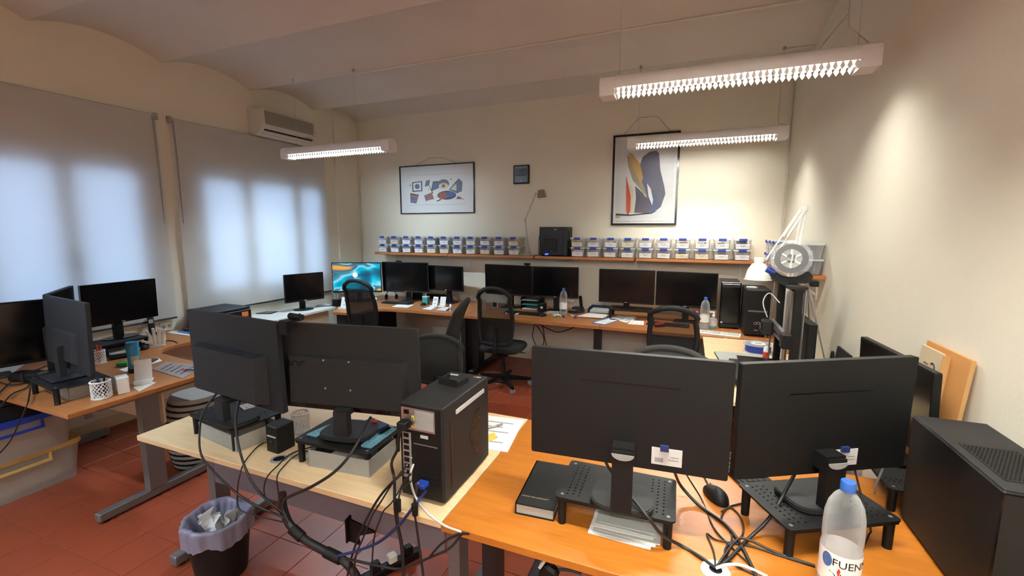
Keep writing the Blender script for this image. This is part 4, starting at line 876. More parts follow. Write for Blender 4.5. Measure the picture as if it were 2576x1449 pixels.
def meshcup(label, loc, r=.042, h=.1, pens=()):
    t = thing('pen_cup', label, 'pen cup', loc); n = 16
    mb = MB()
    for s in (-1, 1):
        for k in range(n): mb.tube([(r * math.cos(2 * PI * k / n + s * a), r * math.sin(2 * PI * k / n + s * a), .004 + (h - .008) * i / 6) for i, a in enumerate([j * .26 for j in range(7)])], .0019, 4)
    lo = obj('lattice', mb, 'white', t); lo['kind'] = 'stuff'
    for z in (.004, h - .003): obj('rim', MB().tube([(x, y, z) for x, y in ell(0, 0, r, n=24)], .004, 6, True), 'white', t, 60)
    obj('bottom', MB().prism(ell(0, 0, r - .002, n=20), 0, .003), 'white', t)
    return t
def phone_stand(label, loc, rz, s=1, logo=True):
    t = thing('phone_stand', label, 'stand', loc, rz)
    obj('base', MB().cham(-.036 * s, .036 * s, -.04 * s, .05 * s, 0, .008 * s, .002), 'white', t)
    obj('rest', MB().box(-.036 * s, .036 * s, -.004, .004, 0, .115 * s, T(0, .0, .006) @ R(-18, 'X')), 'white', t); obj('lip', MB().box(-.036 * s, .036 * s, -.04 * s, -.034 * s, .006 * s, .022 * s), 'white', t)
    if logo: text('logo', 'dib' if logo is True else logo, .034 * s, 'black', t, T(0, .0, .006) @ R(-18, 'X') @ T(0, -.0045, .082 * s) @ R(90, 'X'), .0003)
    if logo: obj('slot_mark', MB().box(-.014 * s, .014 * s, -.0048, -.0042, .03 * s, .036 * s, T(0, .0, .006) @ R(-18, 'X')), 'grey', t)
    return t
def cable(label, pts, r=.003, m='cable', k=5, grp='loose cables'):
    q = [Vector(p) for p in pts]; c = q[0].copy(); t = obj('cable', MB().tube(smooth_path([p - c for p in q], k), r, 6), m, None, 70, loc=c); tag(t, label, 'cable', grp); return t
# ================================================================ white topped cabinet and corner of the wall desk
CZ = DZ + .0065
bottle('clear water bottle on the white topped cabinet before the blind', D(677, 780, CZ), .335, water=.04, lab=('paper', .085, .135))
t = thing('tablet', 'thin dark tablet lying on the white topped cabinet', 'tablet', D(668, 787, CZ), 20); obj('body', MB().cham(-.11, .11, -.07, .07, 0, .008, .002), 'charcoal', t); obj('screen', MB().box(-.1, .1, -.062, .062, .008, .0085), 'black_gloss', t)
t = thing('docking_pad', 'flat grey pad with a cable on the white topped cabinet', 'pad', D(815, 770, CZ), 30); obj('body', MB().cham(-.09, .09, -.05, .05, 0, .016, .004), 'grey', t); obj('top', MB().cham(-.07, .07, -.035, .035, .016, .019, .001), 'grey_light', t)
t = thing('loudspeaker', 'small dark loudspeaker between the cabinet monitor and the lit monitor', 'speaker', D(822, 748, DZ), 20); obj('body', MB().cham(-.035, .035, -.04, .04, 0, .14, .004), 'black', t); obj('cone', MB().cyl((0, -.041, .09), (0, -.044, .09), .024, n=14), 'charcoal', t)
t = thing('pen_holder', 'black pen holder beside the lit monitor', 'pen cup', D(848, 770)); obj('cup', MB().cham(-.045, .045, -.04, .04, 0, .09, .004), 'black', t); obj('pens', MB().cyl((-.02, 0, .08), (-.03, 0, .17), .004, n=6).cyl((.01, 0, .08), (.015, .01, .155), .004, n=6), 'grey_light', t)
phone_stand('white phone stand with a letter, half hidden by the chair at the lit monitor', D(865, 777), 10, 1.25, 'd')
t = thing('toy_rabbit', 'tiny white figurine in front of the dark webcam monitor', 'figure', D(945, 762)); obj('body', MB().sphere((0, 0, .022), .02, 10, sc=(1, 1, 1.1)), 'white', t, 60); obj('head', MB().sphere((.008, -.004, .05), .014, 10), 'white', t, 60); obj('ears', MB().sphere((.002, 0, .066), .006, 8, sc=(1, 1, 1.8)).sphere((.016, 0, .066), .006, 8, sc=(1, 1, 1.8)), 'white', t, 60)
keyboard('black keyboard below the second monitor from the blinds', D(1000, 763), 4, .42, .14)
sheet('white paper sheet in front of the keyboard near the blinds', [(985, 772), (1000, 766), (1042, 767), (1025, 774)], DZ)
t = thing('headset', 'black headset with a thin band behind the keyboard near the blinds', 'headset', D(985, 752), 20)
obj('band', MB().tube([(.075 * math.cos(a), 0, .03 + .1 * math.sin(a)) for a in [PI * i / 14 for i in range(15)]], .006, 6), 'black', t, 60)
for s in (-1, 1): obj('ear_pad', MB().cyl((s * .085, 0, .035), (s * .06, 0, .035), .033, n=14), 'black', t, 40)
t = thing('storage_tray', 'dark cube organiser beside the headset on the wall desk', 'box', D(1050, 752), 0); obj('body', MB().cham(-.06, .06, -.04, .04, 0, .1, .004), 'black', t); obj('lid', MB().cham(-.062, .062, -.042, .042, .1, .11, .003), 'charcoal', t)
t = thing('drinks_carton', 'small teal and white carton cup on the wall desk', 'cup', D(1072, 766), 0); obj('body', MB().cham(-.04, .04, -.03, .03, 0, .11, .003), 'teal', t); obj('rim', MB().box(-.041, .041, -.031, .031, .1, .112), 'paper_grey', t); obj('straw', MB().cyl((0, 0, .1), (-.005, 0, .145), .004, n=6), 'white', t)
mouse('small dark mouse before the teal carton', D(1065, 768), 10, 'charcoal')
phone_stand('white phone stand with black letters on the wall desk', D(1093, 772), -8, 1.1)
phone_stand('plain white phone stand on the wall desk', D(1113, 772), 6, 1.1, False)
t = thing('adapter', 'short white stick lying across the dark hub on the wall desk', 'adapter', (D(1090, 748)[0], D(1090, 748)[1], DZ + .0645), 8); obj('body', MB().cham(-.04, .04, -.012, .012, 0, .016, .003), 'white', t); obj('cap', MB().cham(.04, .058, -.01, .01, .002, .014, .002), 'grey_light', t)
t = thing('cable_hub', 'dark flat hub with cables under the third monitor from the blinds', 'hub', D(1092, 750), 0); obj('body', MB().cham(-.1, .3, -.05, .05, 0, .064, .004), 'black', t); obj('loose_cables', MB().tube(smooth_path([(.1, -.05, .03), (.2, -.08, .08), (.3, -.06, .1), (.38, -.04, .05), (.42, -.02, .006)], 4), .004, 6).tube(smooth_path([(.05, -.05, .04), (.14, -.09, .02), (.3, -.09, .06), (.36, -.05, .004)], 4), .004, 6), 'cable', t)
sheet('small white notepad beside the white phone stands', [(1062, 777), (1085, 770), (1097, 773), (1083, 780)], DZ); sheet('loose paper sheet lying right of the white phone stands', [(1097, 779), (1118, 772), (1130, 773), (1121, 782)], DZ)
t = thing('correction_roller', 'small white and blue striped bottle beside the leaning chair back', 'bottle', D(1134, 782)); obj('body', MB().lathe([(0, 0), (.018, 0), (.018, .06), (.008, .085), (0, .09)], 14), 'white', t, 40); obj('stripe', MB().lathe([(.0185, .012), (.0185, .022)], 14).lathe([(.0185, .034), (.0185, .044)], 14), 'blue', t)
pen('black pen beside the striped bottle', D(1122, 782), Vector(D(1132, 778)) + Vector((0, 0, .008)), .006, 'black', 'black')
# ================================================================ middle wall desk
t = thing('glass_jar', 'clear jar standing behind the mesh chair on the middle wall desk', 'jar', D(1215, 783)); obj('body', MB().lathe([(0, 0), (.035, 0), (.036, .01), (.036, .13), (.03, .14)], 18), 'clear', t, 50); obj('lid', MB().lathe([(.034, .14), (.034, .155), (0, .155)], 18), 'grey_light', t, 40)
t = thing('photo_frame', 'little silver square frame behind the mesh chair', 'frame', D(1245, 775), 0); obj('frame', MB().box(-.04, .04, -.006, .006, .0, .085), 'grey_light', t); obj('picture', MB().box(-.028, .028, -.0075, -.006, .014, .072), 'charcoal', t)
keyboard('black keyboard in front of the twin dark monitors', D(1315, 789), -2, .44, .14)
t = thing('letter_tray', 'stack of dark letter trays with teal folders below the twin monitors', 'tray', D(1338, 778), -3)
for k in range(3):
    z = .055 * k; tr = obj('tray', MB().box(-.13, .11, -.05, .16, z, z + .004).box(-.13, -.126, -.05, .16, z, z + .045).box(.106, .11, -.05, .16, z, z + .045).box(-.13, .11, .156, .16, z, z + .045), 'black', t); obj('papers', MB().box(-.11, .09, -.06, .14, z + .005, z + .018, R(2 - k)), ('paper_grey', 'teal', 'grey_card')[k], tr)
obj('front_label', MB().box(.0, .05, -.052, -.05, .06, .072), 'white', t)
t = thing('folder', 'teal green folder leaning on the letter trays', 'folder', (D(1338, 778)[0], D(1338, 778)[1] + .02, DZ + .165), -10); obj('cover', MB().prism([(-.12, -.09), (.13, -.07), (.11, .1), (-.05, .12)], 0, .004), 'teal', t); obj('flap', MB().prism([(-.12, -.09), (0, -.08), (-.02, .05), (-.1, .04)], .004, .008), 'black', t)
sheet('teal sheet lying left of the letter trays', [(1268, 777), (1296, 772), (1304, 777), (1270, 783)], DZ, 'teal', .004)
t = thing('desk_organiser', 'dark box with a small white key on the middle wall desk', 'box', D(1364, 785), 0); obj('body', MB().cham(-.045, .025, -.04, .1, 0, .1, .004), 'black', t); obj('key', MB().cham(-.01, .02, -.045, -.04, .05, .075, .002), 'white', t)
mouse('dark mouse before the letter trays on the middle wall desk', D(1366, 795), -20, 'charcoal')
sheet('stack of grey papers right of the letter trays', [(1374, 788), (1379, 783), (1408, 783), (1406, 791)], DZ, 'paper_grey', .012)
bottle('clear water bottle in front of the right twin monitor', D(1417, 792), .315, water=.03)
g_ = 'marker pens on the middle wall desk'
for a, b, m1_, m2_, lb in (((1272, 789), (1282, 794), 'white', 'red', 'red capped white marker at the edge of the black keyboard'), ((1297, 792), (1320, 788), 'white', 'purple', 'long white marker with a purple cap'), ((1392, 795), (1403, 798), 'white', 'green', 'short white marker with a green cap'), ((1398, 793), (1412, 798), 'white', 'orange', 'short white marker with an orange cap'), ((1404, 793), (1420, 800), 'white', 'blue', 'short white marker with a blue cap'), ((1437, 795), (1449, 802), 'white', 'purple', 'white marker with a purple cap below the telephone'), ((1282, 790), (1294, 794), 'grey', 'grey', 'grey pen lying across the desk edge')):
    A_ = Vector(D(*a)) + Vector((0, 0, .009)); B_ = Vector(D(*b)) + Vector((0, 0, .009)); pen(lb, A_, B_, .009, m1_, m2_)['group'] = g_
t = thing('eraser', 'small blue eraser beside the long white marker', 'eraser', D(1331, 792), 10); obj('body', MB().cham(-.018, .018, -.009, .009, 0, .014, .002), 'blue', t); obj('sleeve', MB().box(-.006, .016, -.0095, .0095, .0005, .0145), 'navy', t)
t = thing('crumpled_paper', 'crumpled white tissue beside the right twin monitor', 'tissue', (D(1437, 775)[0], D(1437, 775)[1], DZ + .065)); r_ = random.Random(3)
obj('ball', MB().grid(lambda u, v: (.045 * (1 + .25 * math.sin(9 * u * PI + 5 * v)) * math.cos(2 * PI * u) * math.sin(PI * v), .04 * math.sin(2 * PI * u) * math.sin(PI * v), .03 + .03 * math.cos(PI * v) * (1 + .2 * math.sin(13 * u))), 14, 8, True), 'paper', t)
t = thing('desk_telephone', 'dark desk telephone with its handset upright in the cradle', 'telephone', D(1450, 786), -12); obj('base', MB().cham(-.07, .07, -.09, .09, 0, .035, .006).cham(-.06, .06, -.01, .09, .03, .062, .006), 'charcoal_blue', t); obj('handset', MB().cham(-.018, .018, -.014, .014, .05, .2, .006, T(.05, .05, 0) @ R(-8, 'Y')), 'black', t)
kb = MB(); [kb.box(-.05 + .022 * i, -.036 + .022 * i, -.08 + .02 * j, -.068 + .02 * j, .035, .038) for i in range(3) for j in range(3)]; ko = obj('keypad', kb, 'grey', t)
t = thing('letter_tray', 'navy letter tray with papers right of the desk telephone', 'tray', D(1508, 785), 0); obj('tray', MB().box(-.12, .14, -.1, .15, 0, .004).box(-.12, -.116, -.1, .15, 0, .06).box(.136, .14, -.1, .15, 0, .06).box(-.12, .14, .146, .15, 0, .06), 'navy', t); obj('papers', MB().box(-.1, .12, -.08, .13, .005, .03), 'paper_grey', t)
t = thing('document_folder', 'open dark red folder with white papers on the wall desk', 'folder', (D(1488, 796)[0], D(1488, 796)[1], DZ), 12); obj('cover', MB().prism([(-.2, -.1), (.16, -.12), (.18, .06), (-.16, .09)], 0, .012), 'ink_rust', t); obj('papers', MB().prism([(-.16, -.1), (.12, -.15), (.2, .03), (-.02, .13)], .013, .02), 'paper', t)
sheet('pale blue backed tablet lying at the front of the wall desk', [(1488, 812), (1530, 801), (1558, 806), (1522, 818)], DZ, 'blue_pale', .008, 'tablet', 'tablet'); sheet('drawing sheet resting on the pale blue tablet', [(1494, 811.5), (1531, 802), (1552, 806), (1521, 815.5)], DZ + .0085, 'paper', .001, prints=4)
pen('dark pen resting on the drawing sheet', Vector(D(1534, 806)) + Vector((0, 0, .015)), Vector(D(1547, 807)) + Vector((0, 0, .015)), .005, 'black', 'black')
sheet('large white paper sheet behind the pale blue tablet', [(1533, 800), (1560, 793), (1600, 802), (1575, 812)], DZ, prints=3); sheet('white paper sheet at the desk edge below the riser', [(1578, 815), (1590, 806), (1620, 808), (1619, 818)], DZ, prints=3)
sheet('cream envelope under the low dark riser', [(1555, 795), (1590, 793), (1602, 799), (1570, 801)], DZ + .0015, 'offwhite', .006)
t = thing('spectacles', 'thin wire spectacles lying on the papers', 'glasses', (D(1572, 806)[0], D(1572, 806)[1], DZ + .004), -15); 
for s in (-1, 1): obj('rim', MB().tube([(s * .033 + x, y, .004) for x, y in ell(0, 0, .024, .019, 14)], .0017, 5, True), 'steel', t); obj('temple', MB().tube([(s * .057, 0, .004), (s * .06, .07, .012), (s * .05, .12, .004)], .0015, 5), 'steel', t)
keyboard('black keyboard partly behind the see-through chair', D(1680, 818), -3, .42, .13)
t = thing('toy_figure', 'tiny pink and blue toy figure on an orange base', 'figure', D(1752, 800)); obj('base', MB().lathe([(0, 0), (.022, 0), (.018, .012), (0, .012)], 14), 'orange', t, 40); obj('body', MB().lathe([(0, .012), (.02, .014), (.022, .03), (.012, .045), (0, .048)], 12), 'blue', t, 50); obj('head', MB().sphere((0, 0, .062), .016, 10), 'pink', t, 60); obj('ears', MB().sphere((-.01, 0, .078), .005, 8).sphere((.01, 0, .078), .005, 8), 'pink', t, 60)
t = thing('stapler', 'red stapler lying behind the mesh back of the chair', 'stapler', D(1660, 822), 40); obj('lower_arm', MB().cham(-.06, .06, -.016, .016, 0, .014, .003), 'black', t); obj('upper_arm', MB().cham(-.06, .055, -.015, .015, .02, .045, .006, R(-4, 'Y')), 'red', t)
bottle('clear water bottle beside the tower computers on the wall desk', D(1771, 828), .325, water=.05)
t = thing('sanitiser_bottle', 'clear pump bottle of hand gel beside the water bottle', 'bottle', D(1793, 826)); obj('body', MB().lathe([(0, 0), (.036, 0), (.038, .01), (.038, .085), (.028, .105), (.014, .112), (.014, .125)], 20), 'clear', t, 50); obj('gel', MB().lathe([(0, .003), (.034, .003), (.035, .05), (0, .05)], 18), 'teal', t, 50); obj('label', MB().lathe([(.0385, .03), (.0385, .08)], 20), 'paper_grey', t, 60); obj('pump', MB().cyl((0, 0, .12), (0, 0, .165), .008, n=10).cyl((0, 0, .125), (0, 0, .14), .015, n=12).box(-.045, .012, -.007, .007, .16, .172), 'white', t)
keyboard('white keyboard in front of the tall glossy tower computer', D(1810, 841), -8, .36, .13, 'white', 'grey_light')
# filament spool, laptop and odds on the birch table
t = thing('filament_spool', 'spool of blue filament with clear sides on the birch table', 'spool', D(1906, 884, DZ)); 
obj('lower_flange', MB().lathe([(.03, 0), (.115, 0), (.115, .004), (.03, .004)], 28, close=True), 'clear', t, 40); obj('upper_flange', MB().lathe([(.03, .062), (.115, .062), (.115, .066), (.03, .066)], 28, close=True), 'clear', t, 40); obj('filament', MB().lathe([(.055, .004), (.095, .004), (.096, .033), (.095, .062), (.055, .062)], 28, close=True), 'blue', t, 40); obj('hub', MB().lathe([(.028, 0), (.056, 0), (.056, .068), (.028, .068)], 24, close=True), 'white', t, 40)
cable('thin loose end of filament curling on the birch table', [Vector(D(1890, 883)) + Vector((0, 0, .02)), Vector(D(1850, 876)) + Vector((0, 0, .004)), Vector(D(1800, 868)) + Vector((0, 0, .003)), Vector(D(1786, 861)) + Vector((0, 0, .003)), Vector(D(1800, 855)) + Vector((0, 0, .004)), Vector(D(1830, 851)) + Vector((0, 0, .004))], .0015, 'cable_white')
t = thing('laptop', 'closed silver grey laptop at the near side of the birch table', 'laptop', (.42, 3.72, DZ - .002), 6); obj('base', MB().cham(-.17, .17, -.12, .12, 0, .01, .003), 'charcoal', t); obj('lid', MB().cham(-.17, .17, -.12, .12, .0105, .017, .003), 'grey_card', t)
t = thing('glue_stick', 'small red and white marker standing on the birch table', 'marker', (P(1926, 905, Y=3.58).x, 3.58, DZ - .002)); obj('body', MB().lathe([(0, 0), (.02, 0), (.022, .01), (.02, .11), (0, .115)], 14), 'red', t, 50); obj('cap', MB().lathe([(.0205, .085), (.019, .135), (.01, .15), (0, .152)], 14), 'white', t, 50)
# ================================================================ printer, tripod and big lamp on the birch table
TZ = DZ - .002
X = .62
t = thing('desktop_3d_printer', 'black desktop printer with a tall frame and filament spool on top', 'printer', (X, 3.25, TZ)); HZ = 1.40 - TZ
obj('base_frame', MB().cham(-.30, .22, -.24, .24, .02, .06, .004), 'black', t)
for sx in (-.25, .18):
    for sy in (-.2, .2): obj('foot', MB().cyl((sx, sy, 0), (sx, sy, .021), .018, n=10), 'black', t)
for s in (-1, 1):
    obj('upright', MB().box(-.02, .02, s * .25 - .02, s * .25 + .02, .02, HZ), 'black', t)
    obj('guide_rod', MB().cyl((.045, s * .2, .06), (.045, s * .2, HZ - .03), .006, n=8), 'steel', t); obj('lead_screw', MB().cyl((-.05, s * .23, .06), (-.05, s * .23, HZ - .03), .005, n=8), 'steel', t)
    obj('rod_clamp', MB().cyl((-.05, s * .23, .34), (-.05, s * .23, .36), .018, n=10), 'blue', t, 40)
obj('top_bar', MB().box(-.025, .025, -.275, .275, HZ - .03, HZ), 'black', t); obj('corner_cap', MB().box(-.06, .04, -.28, -.2, HZ - .012, HZ + .004), 'dark_metal', t)
obj('gantry_beam', MB().box(-.055, -.03, -.27, .27, .33, .37).box(-.05, -.035, -.27, .27, .29, .31), 'grey_metal', t)
pe = obj('print_head', MB().cham(-.12, -.055, .10, .2, .28, .38, .008), 'charcoal', t); obj('fan', MB().cyl((-.122, .15, .33), (-.128, .15, .33), .026, n=16), 'black_gloss', pe); obj('nozzle', MB().cyl((-.09, .15, .28), (-.09, .15, .25), .012, .004, n=10), 'brass', pe)
obj('z_motor', MB().cham(-.075, -.02, -.30, -.22, .29, .38, .006), 'black', t)
obj('print_bed', MB().box(-.26, .05, -.16, .16, .1, .108), 'black_gloss', t); obj('bed_carriage', MB().box(-.12, .0, -.06, .06, .062, .1), 'dark_metal', t)
obj('control_box', MB().cham(.07, .12, -.22, .2, .06, .44, .006), 'black', t)
obj('feed_tube', MB().tube(smooth_path([(-.09, .14, .40), (-.12, .16, .50), (-.08, .2, .56), (-.02, .16, .50)], 5), .004, 6), 'grey_light', t)
# spool holder
obj('spool_holder', MB().prism([(-.135, -.0), (-.115, .04), (-.06, .02), (-.02, -.005), (.03, -.002), (.07, .03), (.11, .032), (.135, .005), (.125, -.035), (.08, -.043), (-.08, -.043)], -.02, .02, T(-.01, -.05, HZ + .045) @ Matrix.Diagonal((.86, 1, 1, 1)) @ VERT), 'charcoal', t)
obj('holder_cap', MB().cyl((-.10, -.05, HZ + .062), (-.145, -.05, HZ + .085), .024, .02, n=14), 'blue', t, 40)
sp = thing('filament_spool', 'clear spool of dark grey filament on top of the printer', 'spool', (X - .02, 3.17, TZ + HZ + .157), 78)
SPM = R(90, 'Y'); mat('flange', (230, 232, 234), .12, kind='clear', lo=.14, hi=.6)
obj('front_flange', MB().lathe([(.03, .03), (.112, .03), (.112, .034), (.03, .034)], 32, SPM, True), 'flange', sp, 40); obj('rear_flange', MB().lathe([(.03, -.034), (.112, -.034), (.112, -.03), (.03, -.03)], 32, SPM, True), 'flange', sp, 40)
obj('filament', MB().lathe([(.058, -.029), (.09, -.029), (.091, 0), (.09, .029), (.058, .029)], 32, SPM, True), 'charcoal', sp, 40); obj('hub', MB().lathe([(.03, -.034), (.057, -.034), (.057, .034), (.03, .034)], 24, SPM, True), mat('hub_clear', (225, 225, 222), .3, kind='clear', lo=.6, hi=.85), sp, 40)
for k in range(6): obj('spoke', MB().box(-.036, -.032, -.005, .005, .026, .058, R(60 * k, 'X')), 'white', sp)
# dark board leaning behind the printer
t = thing('panel', 'dark flat panel leaning on the wall behind the printer', 'panel', (.846, 3.02, TZ), 0); obj('board', MB().box(-.006, .006, -.11, .11, .0015, .30, R(6, 'Y')), 'charcoal', t); obj('edge', MB().box(-.007, .007, -.112, -.108, .0015, .30, R(6, 'Y')), 'black', t)
# tripod
t = thing('tripod', 'thin silver tripod standing beside the printer near the right wall', 'tripod', (.84, 3.60, TZ)); ap = Vector((-.04, .02, .61))
obj('head', MB().cham(-.03, .02, -.01, .05, .6, .64, .004), 'black', t)
for x, y in ((.09, -.14), (.06, .2), (-.1, .1)):
    f = Vector((x, y, .004)); lg = obj('leg', MB().cyl(ap, ap.lerp(f, .55), .008, n=8).cyl(ap.lerp(f, .5), f, .0055, n=8), 'steel', t, 40); obj('foot', MB().sphere(f + Vector((0, 0, .004)), .008, 8), 'black', lg)
obj('centre_column', MB().cyl(ap, ap + Vector((0, 0, -.2)), .009, n=8), 'steel', t)
t = thing('spray_bottle', 'small dark capped bottle at the foot of the tripod', 'bottle', (.86, 2.83, TZ)); obj('body', MB().lathe([(0, 0), (.035, 0), (.036, .08), (.03, .1), (.0, .1)], 16), 'offwhite', t, 50); obj('cap', MB().lathe([(.032, .1), (.032, .13), (0, .13)], 16), 'black', t, 40)
t = thing('glue_bottle', 'green tapered bottle in front of the leaning dark panel', 'bottle', (.875, 3.22, TZ)); obj('body', MB().lathe([(0, 0), (.026, 0), (.026, .14), (.012, .2), (0, .2)], 14), mat('bottle_green', (60, 88, 78), .3), t, 50); obj('cap', MB().lathe([(.013, .19), (.009, .24), (0, .245)], 12), 'black', t, 50)
# architect lamp
t = thing('architect_lamp', 'white sprung architect lamp with a bell shaped shade', 'lamp', (.68, 3.62, TZ)); Y_ = 3.62
J = lambda x, y, yy=Y_: P(x, y, Y=yy) - Vector((.68, 3.62, TZ))
top = J(2024, 522); hd = J(1936, 652); lo = Vector((0, 0, .60))
obj('clamp', MB().cham(-.05, .03, -.02, .02, .0, .05, .004).cyl((0, 0, .05), (0, 0, .60), .012, n=10), 'white', t, 40)
for dx in (-.014, .014):
    obj('lower_arm', MB().cyl(lo + Vector((dx, dx, 0)), top + Vector((dx, dx, -.02)), .006, n=6), 'white', t); obj('upper_arm', MB().cyl(top + Vector((dx * 1.6, dx, 0)), hd + Vector((dx * 1.6, dx, 0)), .006, n=6), 'white', t)
    a = top.lerp(lo, .1); b = top.lerp(lo, .55); c = top.lerp(hd, .05); d = top.lerp(hd, .55); obj('spring', MB().cyl(a + Vector((dx * .8, -.012, 0)), b + Vector((dx * .8, -.012, 0)), .008, n=8).cyl(c + Vector((dx, -.012, 0)), d + Vector((dx, -.012, 0)), .008, n=8), 'white', t, 40)
obj('elbow', MB().cham(-.02, .02, -.014, .014, -.025, .015, .005, T(*top)), 'white', t)
sh = J(1908, 672); obj('head_joint', MB().cyl(hd, sh + Vector((.02, 0, .03)), .008, n=8), 'grey_metal', t)
obj('shade', MB().lathe([(.026, .074), (.029, .071), (.029, .03), (.043, .024), (.069, -.018), (.082, -.065), (.085, -.087), (.092, -.09), (.083, -.087), (.067, -.018), (.04, .018), (0, .022)], 32, T(*sh)), 'white_gloss', t, 40)
for k in range(10): obj('vent_fin', MB().box(.028, .032, -.0035, .0035, .035, .07, T(*sh) @ R(36 * k)), 'white_gloss', t)
obj('bulb', MB().sphere(sh + Vector((0, 0, -.045)), .032, 12), 'white', t, 60)
t = thing('paper_bag', 'small brown paper bag hanging behind the printer frame', 'bag', (.80, 4.05, TZ)); obj('body', MB().cham(-.06, .06, -.04, .04, .0, .16, .006), 'brown_card', t); obj('fold', MB().box(-.06, .06, -.042, -.038, .1, .16), 'cream', t)
# ================================================================ corner desk
t = thing('printer', 'low black office printer against the wall below the farther blind', 'printer', (-4.42, 2.98, DZ)); obj('body', MB().cham(-.2, .2, -.2, .2, 0, .17, .008), 'black', t); obj('scanner_lid', MB().cham(-.2, .19, -.2, .2, .172, .2, .008), 'charcoal_blue', t); obj('paper_tray', MB().box(.2, .25, -.13, .13, .03, .04), 'black', t); obj('control_panel', MB().box(.195, .203, .09, .16, .1, .15), 'orange', t)
meshcup('white lattice pen cup at the front of the corner desk', D(257, 1000), .047, .105)
c = D(257, 1000)
for dx, dy, m_, lb in ((-.012, .0, 'navy', 'navy blue pen standing in the front pen cup'), (.012, .01, 'black', 'black pen standing in the front pen cup')):
    pen(lb, (c[0] + dx, c[1] + dy, DZ + .008), (c[0] + dx * 2.2, c[1] + dy, DZ + .14), .005, m_, m_)
meshcup('white lattice pen cup behind the sideways monitor on the corner desk', D(249, 914), .042, .1)
c = D(249, 914); pen('red pen standing in the rear pen cup', (c[0], c[1], DZ + .008), (c[0] - .02, c[1] + .01, DZ + .14), .006, 'red', 'red'); pen('brown pencil standing in the rear pen cup', (c[0] + .012, c[1], DZ + .008), (c[0] + .025, c[1] + .01, DZ + .135), .005, 'ink_rust', 'ink_rust')
q = D(310, 985)
t = thing('card_box', 'small white card box beside the front pen cup', 'box', q, -20); obj('body', MB().cham(-.05, .05, -.028, .028, 0, .095, .003), 'offwhite', t); obj('flap', MB().box(-.05, .05, -.029, .029, .093, .0965), 'white', t)
phone_stand('white phone stand at the edge of the corner desk', D(362, 962), 55, 1.25, False)
sheet('cream paper sheet under the white phone stand', [(335, 975), (360, 958), (393, 962), (350, 985)], DZ - .0004, 'offwhite', .001)
# blue sports bottle
t = thing('drinking_bottle', 'turquoise drinking bottle standing on the corner desk', 'bottle', D(340, 935)); obj('body', MB().lathe([(0, 0), (.035, 0), (.036, .02), (.033, .07), (.036, .15), (.034, .165)], 20), mat('turquoise', (60, 150, 190), .25, var=.04), t, 50); obj('cap', MB().lathe([(.037, .16), (.038, .205), (.034, .215), (0, .216)], 20), mat('turquoise_dark', (40, 130, 176), .35, var=.04), t, 40); obj('foot', MB().lathe([(.037, 0), (.037, .03)], 20), 'charcoal_blue', t, 50); obj('label', MB().add([(.0365 * math.cos(a), .0365 * math.sin(a), z) for z in (.06, .12) for a in [-.9 + .18 * i for i in range(8)]], [(i, i + 1, 9 + i, 8 + i) for i in range(7)]), 'paper_grey', t)
sheet('white paper with a phone on it beside the turquoise bottle', [(300, 930), (398, 900), (408, 908), (315, 935)], DZ, 'paper', .001)
t = thing('mobile_phone', 'dark mobile phone lying on the white paper', 'phone', (D(373, 912)[0], D(373, 912)[1], DZ + .0015), 35); obj('body', MB().cham(-.035, .035, -.07, .07, 0, .009, .002), 'black', t); obj('screen', MB().box(-.032, .032, -.066, .066, .009, .0095), 'black_gloss', t)
t = thing('sticky_notes', 'block of bright green sticky notes beside the turquoise bottle', 'notes', (D(314, 920)[0], D(314, 920)[1], DZ + .0015), 30); obj('block', MB().box(-.035, .035, -.03, .03, 0, .025), 'green', t); obj('top_sheet', MB().box(-.035, .035, -.03, .03, .0255, .0262, R(3)), 'green', t)
# acrylic board with a pink lollipop shape
t = sheet('smoky clear drawing board lying on the right end of the corner desk', [(383, 930), (420, 911), (515, 920), (460, 953)], DZ, 'acrylic', .005, 'clear_board', 'board', prints=5, pm='charcoal')
t = thing('mouse', 'pink ended black stick lying on the drawing board', 'stick', (D(466, 935)[0], D(466, 935)[1], DZ + .0055), 10); t.name = 'ball_pen'; obj('grip', MB().sphere((0, 0, .012), .012, 10), 'pink', t, 60); obj('shaft', MB().cyl((.01, 0, .01), (.13, .02, .005), .004, n=8), 'black', t)
# hand sculpture (white open hand)
hx, hy, _ = D(397, 872)
t = thing('hand_sculpture', 'white sculpted open hand standing on the corner desk', 'sculpture', (hx, hy, DZ), 62); t.scale = (1.15, 1.15, 1.05)
vs = []; es = []; rd = []
def node(p, r, par):
    vs.append(p); rd.append(r); 
    if par is not None: es.append((par, len(vs) - 1))
    return len(vs) - 1
pb = None; pm = None
for k, (x, ln, bend) in enumerate(((-.036, .060, -.9), (-.012, .074, -.1), (.012, .070, .3), (.036, .054, 1.0))):
    b = node((x * .8, 0, .014), .017, pb); pb = b
    mnode = node((x * .98, 0, .052), .019, b)
    if k == 0: pm = mnode
    p1 = node((x * 1.05, 0, .086), .0145, mnode); p2 = node((x * 1.2, -.002, .086 + ln * .4), .011, p1); p3 = node((x * 1.32 + bend * .004, -.008, .086 + ln * .75), .0105, p2); node((x * 1.38 + bend * .012, -.018, .086 + ln), .0095, p3)
p1 = node((-.052, -.006, .042), .014, pm); p2 = node((-.076, -.014, .056), .012, p1); node((-.092, -.018, .078), .0105, p2)
me = bpy.data.meshes.new('hand'); me.from_pydata(vs, es, []); ho = bpy.data.objects.new('hand', me); COL.objects.link(ho); ho.parent = t; me.materials.append(MATS['offwhite'])
md = ho.modifiers.new('skin', 'SKIN'); md.use_smooth_shade = True
for i, r in enumerate(rd): me.skin_vertices[0].data[i].radius = (r, r)
